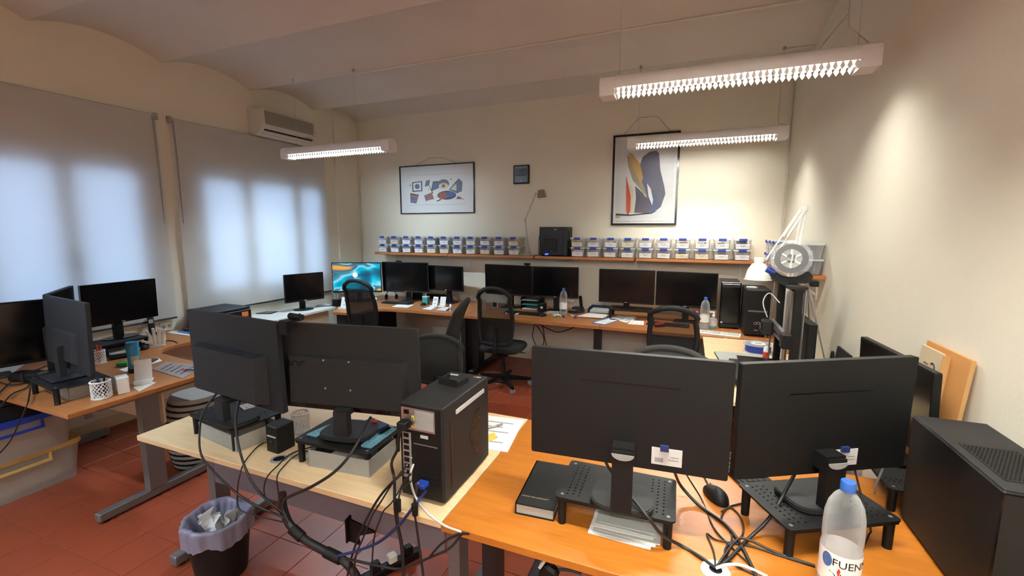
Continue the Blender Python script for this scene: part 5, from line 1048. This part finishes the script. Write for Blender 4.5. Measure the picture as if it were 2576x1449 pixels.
me.skin_vertices[0].data[0].use_root = True; sb = ho.modifiers.new('sub', 'SUBSURF'); sb.levels = sb.render_levels = 2
obj('base', MB().cham(-.045, .045, -.018, .018, 0, .012, .002), 'offwhite', t)
# trays and papers
t = thing('letter_tray', 'dark blue letter tray with papers below the monitor at the nearer blind', 'tray', (-4.29, 2.03, DZ), 94); obj('tray', MB().box(-.13, .13, -.12, .09, 0, .004).box(-.13, -.126, -.12, .09, 0, .06).box(.126, .13, -.12, .09, 0, .06).box(-.13, .13, .086, .09, 0, .06), 'navy', t); obj('papers', MB().box(-.115, .115, -.13, .075, .005, .025), 'paper_grey', t)
mouse('black mouse beside the dark blue letter tray', D(362, 878), 60); t = thing('notebook', 'small black notebook in front of the dark blue letter tray', 'notebook', D(305, 899), 70); obj('cover', MB().cham(-.07, .07, -.05, .05, 0, .02, .003), 'black', t); obj('pages', MB().box(-.066, .0715, -.046, .046, .003, .017), 'paper_grey', t)
t = thing('adapter', 'pair of stacked white adapters on the riser before the nearer blind', 'adapter', (P(258, 830, z=DZ + .106).x, P(258, 830, z=DZ + .106).y, DZ + .106), 80); obj('lower_unit', MB().cham(-.03, .05, -.025, .025, 0, .028, .004), 'white', t); obj('upper_unit', MB().cham(-.028, .04, -.022, .022, .028, .054, .004), 'white', t)
t = thing('cordless_phone', 'dark cordless phone standing in its charger by the wall', 'telephone', D(385, 848), 70); obj('charger', MB().cham(-.04, .04, -.04, .04, 0, .04, .006), 'black', t); obj('handset', MB().cham(-.024, .024, -.014, .014, .03, .19, .006, R(-12, 'X')), 'charcoal', t); obj('display', MB().box(-.016, .016, -.0155, -.014, .13, .165, R(-12, 'X')), 'grey_light', t)
sheet('white papers lying beside the office printer', [(421, 838), (452, 826), (492, 832), (478, 845)], DZ, 'paper', .003); sheet('blue folder lying on the white papers by the printer', [(445, 835), (462, 827), (495, 832), (483, 842)], DZ + .0035, 'blue_pale', .004, 'folder', 'folder')
t = thing('spectacle_case', 'grey pouch lying on the blue folder', 'case', (D(482, 832)[0], D(482, 832)[1], DZ + .008), 30); obj('body', MB().cham(-.06, .06, -.03, .03, 0, .025, .008), 'grey_metal', t); obj('zip', MB().box(-.058, .058, -.031, -.029, .012, .016), 'black', t)
cable('short black cable curling beside the white hand', [Vector(D(405, 862)) + Vector((0, 0, .004)), Vector(D(425, 858)) + Vector((0, 0, .005)), Vector(D(440, 860)) + Vector((0, 0, .004)), Vector(D(446, 864)) + Vector((0, 0, .004))], .004)
t = thing('wall_socket', 'beige double wall socket beside the corner desk', 'socket', (XL, 2.62, .80)); obj('plate', MB().box(0, .012, -.055, .055, -.04, .04), 'cream', t); obj('outlet', MB().cyl((.012, -.026, 0), (.013, -.026, 0), .018, n=14).cyl((.012, .026, 0), (.013, .026, 0), .018, n=14), 'grey', t)
# grey drawer box under the riser of the sideways monitor
def drawer_box(label, c, rz, w=.3, d=.215, h=.07, open_=.0, m='grey_card', z=DZ):
    t = thing('drawer_box', label, 'box', (c[0], c[1], z), rz); th = .004
    obj('tray', MB().box(-w / 2, w / 2, -d / 2, d / 2, 0, th).box(-w / 2, -w / 2 + th, -d / 2, d / 2, 0, h).box(w / 2 - th, w / 2, -d / 2, d / 2, 0, h).box(-w / 2, w / 2, -d / 2, -d / 2 + th, 0, h).box(-w / 2, w / 2, d / 2 - th, d / 2, 0, h), m, t)
    obj('bottom_lip', MB().box(-w / 2 - .002, w / 2 + .002, -d / 2 - .002, d / 2 + .002, 0, .006), m, t); obj('papers', MB().box(-w / 2 + .02, w / 2 - .08, -d / 2 + .012, d / 2 - .02, th, h - .012, R(0)), 'paper', t); obj('dark_items', MB().cham(-w / 2 + .02, -w / 2 + .1, -d / 2 + .02, d / 2 - .02, h - .012, h - .002, .002), 'black', t); return t
drawer_box('grey open drawer box under the sideways monitor on the corner desk', (-3.48, 1.445), -7, .33, .22, .07)
sheet('white papers lying under the cables at the left edge', [(-40, 945), (5, 915), (62, 917), (30, 940)], DZ, 'paper', .004)
for k, (pts, lb) in enumerate([([(-10, 1000), (40, 960), (110, 925), (165, 905)], 'black cable crossing the corner desk to the monitor stand'), ([(-10, 960), (30, 975), (80, 960), (140, 930)], 'black cable looping over the white papers at the left edge'), ([(-10, 1040), (30, 1000), (70, 975), (90, 945)], 'black cable running to the left desk edge')]):
    cable(lb, [Vector(D(*p)) + Vector((0, 0, .006 + .012 * (i % 2))) for i, p in enumerate(pts)], .0045)
cable('black cable hanging from the corner desk before the plastic bins', [P(76, 975, Y=1.30), P(70, 1012, Y=1.19), P(50, 1060, Y=1.17), P(25, 1110, Y=1.15), P(-10, 1150, Y=1.12)], .004)
t = thing('black_bag', 'dark bundle of adapters beside the sideways monitor foot', 'bag', (P(82, 957, z=DZ).x, P(82, 957, z=DZ).y, DZ), 20); obj('bundle', MB().cham(-.12, .08, -.05, .05, 0, .06, .014), 'black', t); obj('strap', MB().box(-.02, 0, -.052, .052, .0, .062), 'charcoal', t)
# stacked translucent bins on the floor
def bin_(label, x0, x1, y0, y1, z, h, lid, lm):
    t = thing('plastic_bin', label, 'bin', ((x0 + x1) / 2, (y0 + y1) / 2, z), 0, 'translucent plastic bins under the corner desk'); w, d = (x1 - x0) / 2, (y1 - y0) / 2
    a = rrect(-w * .86, w * .86, -d * .88, d * .88, .05, 4); b = rrect(-w * .97, w * .97, -d * .97, d * .97, .06, 4); n = len(a)
    obj('body', MB().add([(x, y, 0) for x, y in a] + [(x, y, h - .03) for x, y in b], [tuple(range(n - 1, -1, -1))] + [(i, (i + 1) % n, n + (i + 1) % n, n + i) for i in range(n)]), 'bin_clear', t, 40)
    obj('rim', MB().prism(rrect(-w, w, -d, d, .06, 4), h - .035, h), lm, t); obj('handle', MB().box(w - .005, w + .012, -d * .45, d * .45, h - .09, h - .075).box(w - .02, w + .008, -d * .45, -d * .42, h - .09, h - .035).box(w - .02, w + .008, d * .42, d * .45, h - .09, h - .035), lm, t)
    obj('contents', MB().cham(-w * .7, w * .7, -d * .7, d * .7, .01, h * .6, .03), 'offwhite', t); return t
bin_('translucent plastic bin with a yellow rim standing on the tiles', -4.42, -3.92, .95, 1.60, 0, .285, True, 'bin_yellow')
bin_('translucent plastic bin with a blue lid stacked on the yellow one', -4.40, -3.86, .93, 1.56, .2855, .26, True, 'blue')
t = thing('shade_filler', 'added black box filling the shade above the blue lidded bin', 'box', (-4.13, 1.24, .5462)); obj('body', MB().cham(-.24, .24, -.27, .27, 0, .1, .006), 'black', t); obj('lid', MB().cham(-.245, .245, -.275, .275, .1, .118, .004), 'charcoal', t)  # added box; its black stands in for the shade under the desk top
# round banded basket beside the desk
q = P(507, 1000, z=.42)
t = thing('round_basket', 'round basket with grey and black bands behind the corner desk', 'basket', (-3.36, 2.03, 0))
prf = [(.12 + .08 * math.sin(PI * (.18 + .68 * i / 13)) ** .8, .52 * i / 13) for i in range(14)]
for k in range(len(prf) - 1):
    (r0, z0), (r1, z1) = prf[k], prf[k + 1]; obj('dark_band', MB().lathe([(r0 + .004, z0), (r0 + .004 + (r1 - r0) * .35, z0 + (z1 - z0) * .35)], 28), 'black', t, 50); obj('grey_band', MB().lathe([(r0 + (r1 - r0) * .35, z0 + (z1 - z0) * .35), (r1, z1)], 28), 'grey_card', t, 50)
obj('top', MB().prism(ell(0, 0, prf[-1][0], n=28), .515, .523), 'grey_card', t); obj('floor_disc', MB().prism(ell(0, 0, .16, n=28), 0, .005), 'black', t)
# ================================================================ birch desk
drawer_box('grey open drawer box under the left foreground riser', (-1.99, 1.385), -8, .33, .2, .07)
drawer_box('grey open drawer box under the riser beside the tower computer', (-1.31, 1.41), 5, .30, .2, .072)
t = thing('loudspeaker', 'small black loudspeaker between the two foreground risers', 'speaker', D(708, 1128), -4); obj('body', MB().cham(-.038, .038, -.045, .045, 0, .125, .004), 'black', t); obj('rear_plate', MB().box(-.026, .03, -.0465, -.045, .075, .081), 'grey_light', t); obj('bass_port', MB().cyl((0, -.0455, .05), (0, -.047, .05), .012, n=12), 'black_gloss', t)
meshcup('white lattice pen cup behind the black loudspeaker', D(758, 1085), .04, .1)
# teal plastic template plates on the riser
q = P(800, 1070, z=DZ + .106)
t = thing('plastic_plate', 'pale teal plastic plate with holes behind the monitor stand', 'plate', (-1.36, 1.47, DZ + .1065), 4); z_ = .0
obj('plate', MB().holes([(-.155, -.115), (-.10, -.12), (-.085, -.06), (-.03, .0), (.16, -.02), (.165, .075), (-.02, .085), (-.08, .07), (-.13, .0)], [ell(-.135 + .009 * i, -.09 + .016 * i, .0036, n=6) for i in range(8)] + [ell(-.118 + .009 * i, -.1 + .016 * i, .0036, n=6) for i in range(7)], 0, .004), 'teal_plate', t)
obj('label', MB().box(.05, .1, .0, .03, .004, .0045), 'teal_plate', t)
t = thing('plastic_plate', 'pale teal perforated strip at the right end of the riser', 'plate', (-1.195, 1.44, DZ + .1065), 3); obj('plate', MB().holes(rrect(-.027, .027, -.09, .1, .008, 3), [ell(-.014 + .028 * j, -.07 + .02 * i, .0038, n=6) for i in range(8) for j in range(2)], 0, .004), 'teal_plate', t); obj('edge', MB().box(-.027, -.0255, -.085, .095, .004, .006), 'teal_plate', t)
t = thing('notebook', 'navy blue notebook lying askew on the riser', 'notebook', (P(938, 1073, z=DZ + .115).x, P(938, 1073, z=DZ + .115).y, DZ + .1138), -14); obj('cover', MB().cham(-.062, .062, -.042, .042, 0, .014, .002), 'navy', t); obj('pages', MB().box(-.059, .059, -.0425, .038, .003, .011), 'paper', t); obj('tab', MB().box(-.04, -.025, .02, .03, .014, .0146), 'white', t)
t = thing('toy_brick', 'tiny red plastic piece lying on the navy notebook', 'piece', (P(942, 1062, z=DZ + .13).x, P(942, 1062, z=DZ + .13).y, DZ + .1278), 20); obj('body', MB().cham(-.011, .011, -.009, .009, 0, .012, .003), 'red', t); obj('stud', MB().cyl((0, 0, .012), (0, 0, .016), .005, n=8), 'red', t)
sheet('white printed papers behind the tower computer', [(1170, 1125), (1277, 1138), (1318, 1058), (1222, 1046)], DZ, 'paper', .004, prints=5)
sheet('yellow sticky note on the white papers behind the tower computer', [(1222, 1095), (1244, 1088), (1251, 1103), (1224, 1113)], DZ + .0045, 'yellow', .001, 'sticky_note', 'note')
pen('silver pen lying on the white papers behind the tower', Vector(D(1218, 1085)) + Vector((0, 0, .011)), Vector(D(1264, 1072)) + Vector((0, 0, .011)), .005, 'steel', 'grey')
# hanging cables
YC = 1.165
def hang(label, pts, r=.004, m='cable', Y=YC): return cable(label, [P(p[0], p[1], Y=p[3]) if len(p) == 4 else (P(p[0], p[1], z=p[2]) if len(p) == 3 else P(p[0], p[1], Y=(Y - .0 if not isinstance(Y, (list, tuple)) else Y[i]))) for i, p in enumerate(pts)], r, m)
hang('cable hanging from the left foreground monitor in a long curve', [(545, 990, 0, 1.34), (512, 1035, 0, 1.27), (502, 1085, 0, 1.21), (505, 1140), (530, 1178), (585, 1232), (640, 1270), (718, 1303)], .0048)
hang('cable hanging left of the black loudspeaker', [(606, 1000, 0, 1.32), (593, 1050, 0, 1.25), (598, 1110, 0, 1.20), (615, 1172), (640, 1222), (672, 1258), (712, 1288)], .0048)
hang('thin loudspeaker cable dropping over the desk edge', [(690, 1108, .752), (655, 1118, .745), (617, 1160, .745), (602, 1200), (597, 1245), (602, 1280), (640, 1296), (724, 1316)], .003)
hang('thin cable from the grey grommet bending over the edge', [(800, 1120, .746), (735, 1140, .746), (700, 1170, .745), (672, 1200), (664, 1235), (676, 1265), (706, 1290)], .003)
hang('second thin cable from the grey grommet', [(800, 1126, .746), (745, 1145, .746), (712, 1175, .745), (697, 1200), (700, 1235), (708, 1280)], .003)
hang('thick cable swinging from the right monitor to the cable bundle', [(932, 1050, 0, 1.42), (912, 1090, 0, 1.30), (880, 1145, 0, 1.22), (838, 1190, 0, 1.18), (780, 1226), (720, 1254), (712, 1280), (725, 1312)], .0058)
hang('taped bundle of cables hanging to the floor below the birch desk', [(710, 1240), (712, 1275), (728, 1318), (765, 1356), (815, 1385), (862, 1408), (890, 1440), (905, 1470)], .016, Y=1.18)
for k, (p0, p1) in enumerate((((735, 1330), (760, 1352)), ((820, 1388), (858, 1407)))):
    a_, b_ = P(*p0, Y=1.178), P(*p1, Y=1.178); t = obj('cable_sleeve', MB().cyl((0, 0, 0), b_ - a_, .021, n=10), 'black', None, 40, loc=a_); tag(t, ('upper tape sleeve around the hanging cable bundle', 'lower tape sleeve around the hanging cable bundle')[k], 'tape')
tw = [('first strand from the tower ports to the floor', [(1020, 1185, .98), (985, 1215, .86), (955, 1250), (925, 1300), (900, 1355), (882, 1410), (872, 1460)], .0045), ('strand running close beside the tower port strands', [(1024, 1170, .98), (990, 1212, .86), (962, 1256), (935, 1300), (915, 1350), (895, 1400), (890, 1460)], .0035),
 ('black power lead looping down the left side of the tower', [(1040, 1062, 1.06), (1008, 1085, 1.0), (1000, 1130, .92), (985, 1165, .86), (992, 1205, .8), (993, 1260), (998, 1310), (1012, 1380), (1015, 1460)], .0058), ('grey network cable from the tower under the orange desk', [(1040, 1168, .93), (1032, 1200, .9), (1045, 1250, .8), (1075, 1290), (1118, 1322), (1160, 1338)], .004), ('blue video cable crossing back to the cable bundle', [(1072, 1235, .8), (1040, 1275), (1000, 1325), (950, 1365), (890, 1388), (850, 1398)], .0055),
 ('thin strand knotted among the tower cables', [(1035, 1210, .9), (1005, 1235, .8), (985, 1265), (965, 1285), (955, 1310), (940, 1360), (935, 1449)], .003), ('lead with an adapter hanging from the tower', [(1035, 1190, .92), (1010, 1225, .84), (1002, 1262), (1000, 1300), (1008, 1370), (1020, 1460)], .004), ('second lead with an adapter hanging from the tower', [(1052, 1215, .86), (1044, 1250, .78), (1043, 1285), (1050, 1340), (1065, 1449)], .004), ('long lead stretched from the floor to the orange desk edge', [(870, 1405), (960, 1425), (1010, 1430), (1075, 1405), (1130, 1380), (1160, 1345)], .0045), ('thin lead sagging below the orange desk corner', [(1080, 1402), (1110, 1368), (1150, 1345), (1180, 1343)], .004)]
for lb, pts, r_ in tw: hang(lb, pts, r_, 'grey_light' if 'network' in lb else ('navy' if 'blue' in lb else 'cable'))
for k, (x, y) in enumerate(((1000, 1258), (1043, 1268))):
    a_ = P(x, y, Y=1.16); b_ = P(x + 2, y + 28, Y=1.16); t = obj('adapter', MB().cyl((0, 0, 0), b_ - a_, .012, .010, n=12), 'black', None, 40, loc=a_); tag(t, ('black barrel adapter hanging left below the tower', 'black barrel adapter hanging right below the tower')[k], 'adapter', 'barrel adapters')
# things under the desk
q = P(905, 1345, Y=1.45)
t = thing('cable_cover', 'bent black plastic corner piece hanging below the birch desk', 'bracket', (P(890, 1330, Y=1.40).x, 1.40, P(890, 1330, Y=1.40).z), 10); obj('plate', MB().prism([(-.03, .05), (.11, .0), (.02, -.03), (.03, -.075), (-.03, -.06)], -.004, .004, VERT), 'black', t); obj('hook', MB().box(-.03, -.022, -.02, .02, -.06, .05), 'black', t)
a_ = P(965, 1449, z=.03); 
t = thing('power_strip', 'black power strip with white plugs tilted on the floor', 'power strip', (P(985, 1405, z=.06).x, P(985, 1405, z=.06).y, 0), 62); obj('body', MB().cham(-.16, .16, -.028, .028, 0, .042, .006), 'black', t); obj('edge_strip', MB().box(-.155, .155, .026, .03, .028, .038), 'white', t)
for k in range(3): obj('plug', MB().cham(-.11 + .09 * k, -.065 + .09 * k, -.022, .022, .043, .085, .005), 'white' if k == 1 else 'black', t)
q = P(545, 1320, z=.3)
t = thing('waste_bin', 'black waste bin lined with a grey plastic bag', 'bin', (-2.135, 1.335, 0)); obj('body', MB().lathe([(0, .0), (.112, 0), (.145, .30), (.139, .30), (.108, .006), (0, .006)], 28), 'black', t, 40)
def bagf(u, v):
    a = 2 * PI * u; w_ = .006 * math.sin(9 * a) + .004 * math.sin(23 * a + 1)
    if v < .5: s = v / .5; r = .150 + .004 * s + w_ * (1 - s * .3); z = .215 + .10 * s + .012 * math.sin(5 * a) * (1 - s)
    elif v < .62: s = (v - .5) / .12; r = .154 - .022 * s + w_ * .6; z = .315 + .006 * math.sin(3 * a)
    else: s = (v - .62) / .38; r = .132 - .05 * s + w_; z = .312 - .14 * s
    return (r * math.cos(a), r * math.sin(a), z)
obj('bag', MB().grid(bagf, 96, 16, True), 'bag', t, 80)
obj('bag_bottom', MB().prism(ell(0, 0, .085, n=20), .17, .176), 'bag', t)
for k, (x, y, a1, m_, lb) in enumerate(((-.045, -.01, 20, 'paper', 'crumpled white paper standing in the waste bin'), (.055, .03, -35, 'paper_grey', 'crumpled greyish paper in the waste bin'))):
    t = thing('crumpled_paper', lb, 'paper', (-2.135 + x, 1.335 + y, .20), a1); t.scale = (1.15, 1.15, 1.15); r_ = random.Random(k)
    obj('wad', MB().grid(lambda u, v: (-.05 + .1 * u + .008 * math.sin(7 * v), .02 * math.sin(9 * u + 4 * v) + .012 * math.sin(17 * u), .005 + .11 * v * (1 - .35 * abs(u - .5)) ), 10, 8).grid(lambda u, v: (-.045 + .09 * u, .03 + .018 * math.sin(8 * u + 3 * v), .005 + .07 * v), 8, 6), m_, t)
# ================================================================ orange desk
q = [P(1310, 1300, z=DZ), P(1393, 1316, z=DZ), P(1440, 1200, z=DZ)]
t = thing('book', 'thick black hardcover book beside the central riser', 'book', (-.462, 1.485, DZ), 4); obj('cover', MB().box(-.07, .07, -.15, .15, .0, .004).box(-.07, .07, -.15, .15, .038, .042).box(-.07, -.066, -.15, .15, .0, .042), 'black', t); obj('pages', MB().box(-.066, .066, -.146, .146, .004, .038), 'grey_card', t)
text('cover_text', 'DESIGN FOR HUMANITY', .009, 'brass', t, T(-.01, -.1, .0422), .0002)
t = thing('paper_stack', 'stack of sketch papers under the central riser', 'papers', (-.15, 1.40, DZ), -2); r_ = random.Random(5)
for k in range(6): obj('sheet', MB().box(-.105, .095, -.075 - .0, .12, .0022 * k, .0022 * k + .0018, T(.012 * (k % 3) - .005, .012 * k, 0) @ R(r_.uniform(-5, 4))), 'paper' if k in (0, 3) else 'paper_grey', t)
obj('sketch_lines', MB().box(-.02, .05, .04, .042, .0152, .0156).box(.0, .06, .06, .0615, .0152, .0156).box(-.05, -.048, .02, .08, .0152, .0156), 'grey', t)
mouse('black mouse lying between the two foreground monitors', D(1800, 1252), 28, 'black', 1.1)
keyboard('black keyboard partly under the askew riser', (.29, 1.86, DZ), -62, .44, .14, 'charcoal', 'black')
bottle('nearly empty clear plastic bottle in the right foreground', (.425, 1.33, DZ), .34, .047, lab=None, water=.0, rz=0); bt = COL.objects[-1]
bt = [o for o in COL.objects if o.type == 'EMPTY' and o.name.startswith('water_bottle')][-1]
obj('label', MB().lathe([(.0478, .06), (.0478, .150)], 32), 'paper', bt, 60)
# printed name wrapped round the label
cu = bpy.data.curves.new('n', 'FONT'); cu.body = 'FUENMAYOR'; cu.size = .029; cu.extrude = .0002; cu.align_x = 'LEFT'; cu.align_y = 'CENTER'; cu.resolution_u = 2
o = bpy.data.objects.new('tmp', cu); COL.objects.link(o); bpy.context.view_layer.update(); me = bpy.data.meshes.new_from_object(o.evaluated_get(bpy.context.evaluated_depsgraph_get())); bpy.data.objects.remove(o)
def wrap(me, a0, z0, r):
    for v in me.vertices: a = a0 + v.co.x / r; v.co = Vector(((r + .0003 + v.co.z) * math.cos(a), (r + .0003 + v.co.z) * math.sin(a), z0 + v.co.y))
wrap(me, math.radians(-128), .126, .0478); me.materials.clear(); obj('label_name', me, 'charcoal', bt)
em = MB().prism(ell(0, 0, .013, .02, 18), 0, .0004).mesh('label_emblem'); wrap(em, math.radians(-143), .126, .0478); obj('label_emblem', em, 'ink_blue', bt)
em = MB().prism([(0, 0), (.012, -.004), (.03, -.022), (.02, -.02)], 0, .0004).mesh('label_drop'); wrap(em, math.radians(-135), .10, .0478); obj('label_drop', em, 'ink_blue', bt)
em = MB().box(0, .03, -.02, -.004, 0, .0004).mesh('label_block'); wrap(em, math.radians(-104), .104, .0478); obj('label_block', em, 'charcoal', bt)
em = MB().prism([(0, 0), (.004, .012), (.008, .004), (.004, -.015)], 0, .0004).mesh('label_mark'); wrap(em, math.radians(-113), .104, .0478); obj('label_mark', em, 'red', bt)
# cables on the orange desk
g = Vector((gr.x, gr.y, DZ + .008))
def dk(x, y, dz=.004): return Vector(D(x, y)) + Vector((0, 0, dz))
cable('power cable from the central monitor curving to the white grommet', [P(1510, 1112, z=1.02), P(1525, 1165, z=.96), P(1570, 1230, z=.885), P(1625, 1295, z=.87), P(1665, 1345, z=.80), dk(1715, 1378, .006), dk(1760, 1405, .006), g], .0055)
cable('video cable with a thick end hanging from the central monitor', [P(1680, 1125, z=1.02), P(1690, 1165, z=.95), P(1700, 1195, z=.86), P(1715, 1225, z=.79), dk(1760, 1278, .008), dk(1820, 1320, .006), dk(1860, 1370, .006), dk(1895, 1440, .006), dk(1905, 1470, .006)], .0058)
cable('thin cable falling beside the video cable', [P(1705, 1130, z=1.02), P(1725, 1190, z=.86), dk(1765, 1260, .006), dk(1795, 1330, .005), dk(1845, 1385, .005), dk(1895, 1430, .005)], .003)
cable('cable from the right foreground monitor to the white grommet', [P(2030, 1130, z=1.0), P(2005, 1180, z=.93), P(1965, 1255, z=.86), P(1930, 1310, z=.80), dk(1880, 1365, .01), dk(1835, 1410, .006), g + Vector((.01, .01, 0))], .0055)
cable('looped thin cable beside the mouse', [dk(1868, 1268), dk(1830, 1280), dk(1814, 1310), dk(1840, 1345), dk(1835, 1380), dk(1820, 1420), g], .0032); cable('second thin loop from the askew riser', [dk(1815, 1290), dk(1840, 1280), dk(1866, 1310), dk(1867, 1350), dk(1830, 1375), dk(1825, 1400), dk(1850, 1425), dk(1900, 1449)], .0032)
cable('kinked thin wire near the white grommet', [g, dk(1795, 1390), dk(1778, 1345), dk(1800, 1360), dk(1850, 1370), dk(1900, 1380), dk(1960, 1400), dk(2040, 1425)], .003); cable('thick cable arching from the grommet to the bottle', [g, dk(1850, 1375, .02), dk(1880, 1372, .02), dk(1950, 1395, .008), dk(2050, 1428, .006)], .004); cable('white cable leaving the white grommet', [g, dk(1830, 1436, .02), dk(1870, 1435, .015), dk(1930, 1455, .006)], .0045, 'cable_white')
cable('cable hanging between the bottle and the big computer case', [P(2150, 1180, z=.95), P(2170, 1260, z=.86), P(2190, 1330, z=.80), dk(2185, 1350, .006), dk(2165, 1392, .005)], .003)
cable('mouse cable running under the central monitor', [dk(1782, 1222), dk(1770, 1200), dk(1760, 1185)], .003)
# plugs dangling under the orange desk
t = thing('plug_cluster', 'cluster of black plugs hanging under the orange desk', 'plugs', tuple(P(1385, 1420, Y=1.34)), 0); obj('plug', MB().cham(-.02, .04, -.02, .02, -.06, .0, .01, R(25, 'Y')), 'black', t); obj('second_plug', MB().cham(-.0, .03, -.015, .015, .0, .035, .006, R(-30, 'Y')), 'black', t); obj('tie', MB().box(-.03, -.02, -.018, .018, -.03, .02, R(30, 'Y')), 'grey_light', t)
obj('lead', MB().tube(smooth_path([(-.02, 0, 0), (-.06, 0, .03), (-.11, 0, .05)], 4), .005, 6).tube(smooth_path([(.03, 0, -.01), (.07, 0, .0), (.11, 0, .0)], 4), .005, 6).tube(smooth_path([(.03, 0, -.05), (.06, 0, -.12), (.06, 0, -.25)], 4), .008, 6), 'cable', t)
# cardboard by the right wall
t = thing('wood_panel', 'orange brown board with a pale card flap leaning against the right wall', 'board', (XR - .055, 2.05, DZ), 0); obj('board', MB().box(-.012, .0, -.15, .15, .0, .56, R(4.5, 'Y')), 'board_orange', t); obj('edge', MB().box(-.0122, .0002, -.1505, -.148, .0, .56, R(4.5, 'Y')), 'brown_card', t)
obj('flap', MB().box(-.034, -.026, -.03, .13, .375, .545, R(4.5, 'Y')), mat('pale_card', (206, 184, 150), .8, var=.04), t); obj('flap_side', MB().box(-.034, -.012, -.032, -.028, .36, .54, R(4.5, 'Y')), 'brown_card', t)
obj('printed_mark', MB().tube([(-.0355, .022 + .018 * math.cos(a), .47 + .026 * math.sin(a)) for a in [.9 + .28 * i for i in range(9)]], .0025, 5, m=R(4.5, 'Y')).tube([(-.0355, .085, .485), (-.0355, .055, .483)], .0015, 5, m=R(4.5, 'Y')), 'charcoal', t)
cable('grey cable curling down behind the big computer case', [Vector((.70, 1.86, .93)), Vector((.70, 1.89, .87)), Vector((.69, 1.9, .8)), Vector((.70, 1.93, .75))], .004, 'grey')
# cables below the middle wall desk
for k, pts in enumerate(([(1345, 815), (1340, 850), (1360, 880), (1368, 850), (1350, 818)], [(1355, 815), (1400, 835), (1440, 825), (1460, 812)], [(1365, 815), (1372, 860), (1382, 880)])):
    cable(('coiled cable loop hanging below the middle wall desk', 'cable sagging along the underside of the middle wall desk', 'thin cable dropping to the skirting below the middle wall desk')[k], [P(x, y, Y=4.95) for x, y in pts], .006)
t = thing('floor_box', 'white cable box on the floor under the wall desk', 'box', (P(1240, 872, z=.1).x, 5.1, 0), 0); obj('body', MB().cham(-.11, .11, -.06, .06, 0, .13, .006), 'white', t); obj('lid', MB().cham(-.112, .112, -.062, .062, .13, .14, .003), 'grey_light', t)
t = thing('power_strip', 'pale blue grey power strip on the floor below the middle wall desk', 'power strip', (P(1420, 880, z=.05).x, 5.2, 0), 0); obj('body', MB().cham(-.14, .14, -.03, .03, 0, .05, .006), 'grey_light', t); obj('sockets', MB().cyl((-.08, 0, .05), (-.08, 0, .052), .018, n=12).cyl((0, 0, .05), (0, 0, .052), .018, n=12).cyl((.08, 0, .05), (.08, 0, .052), .018, n=12), 'grey', t)
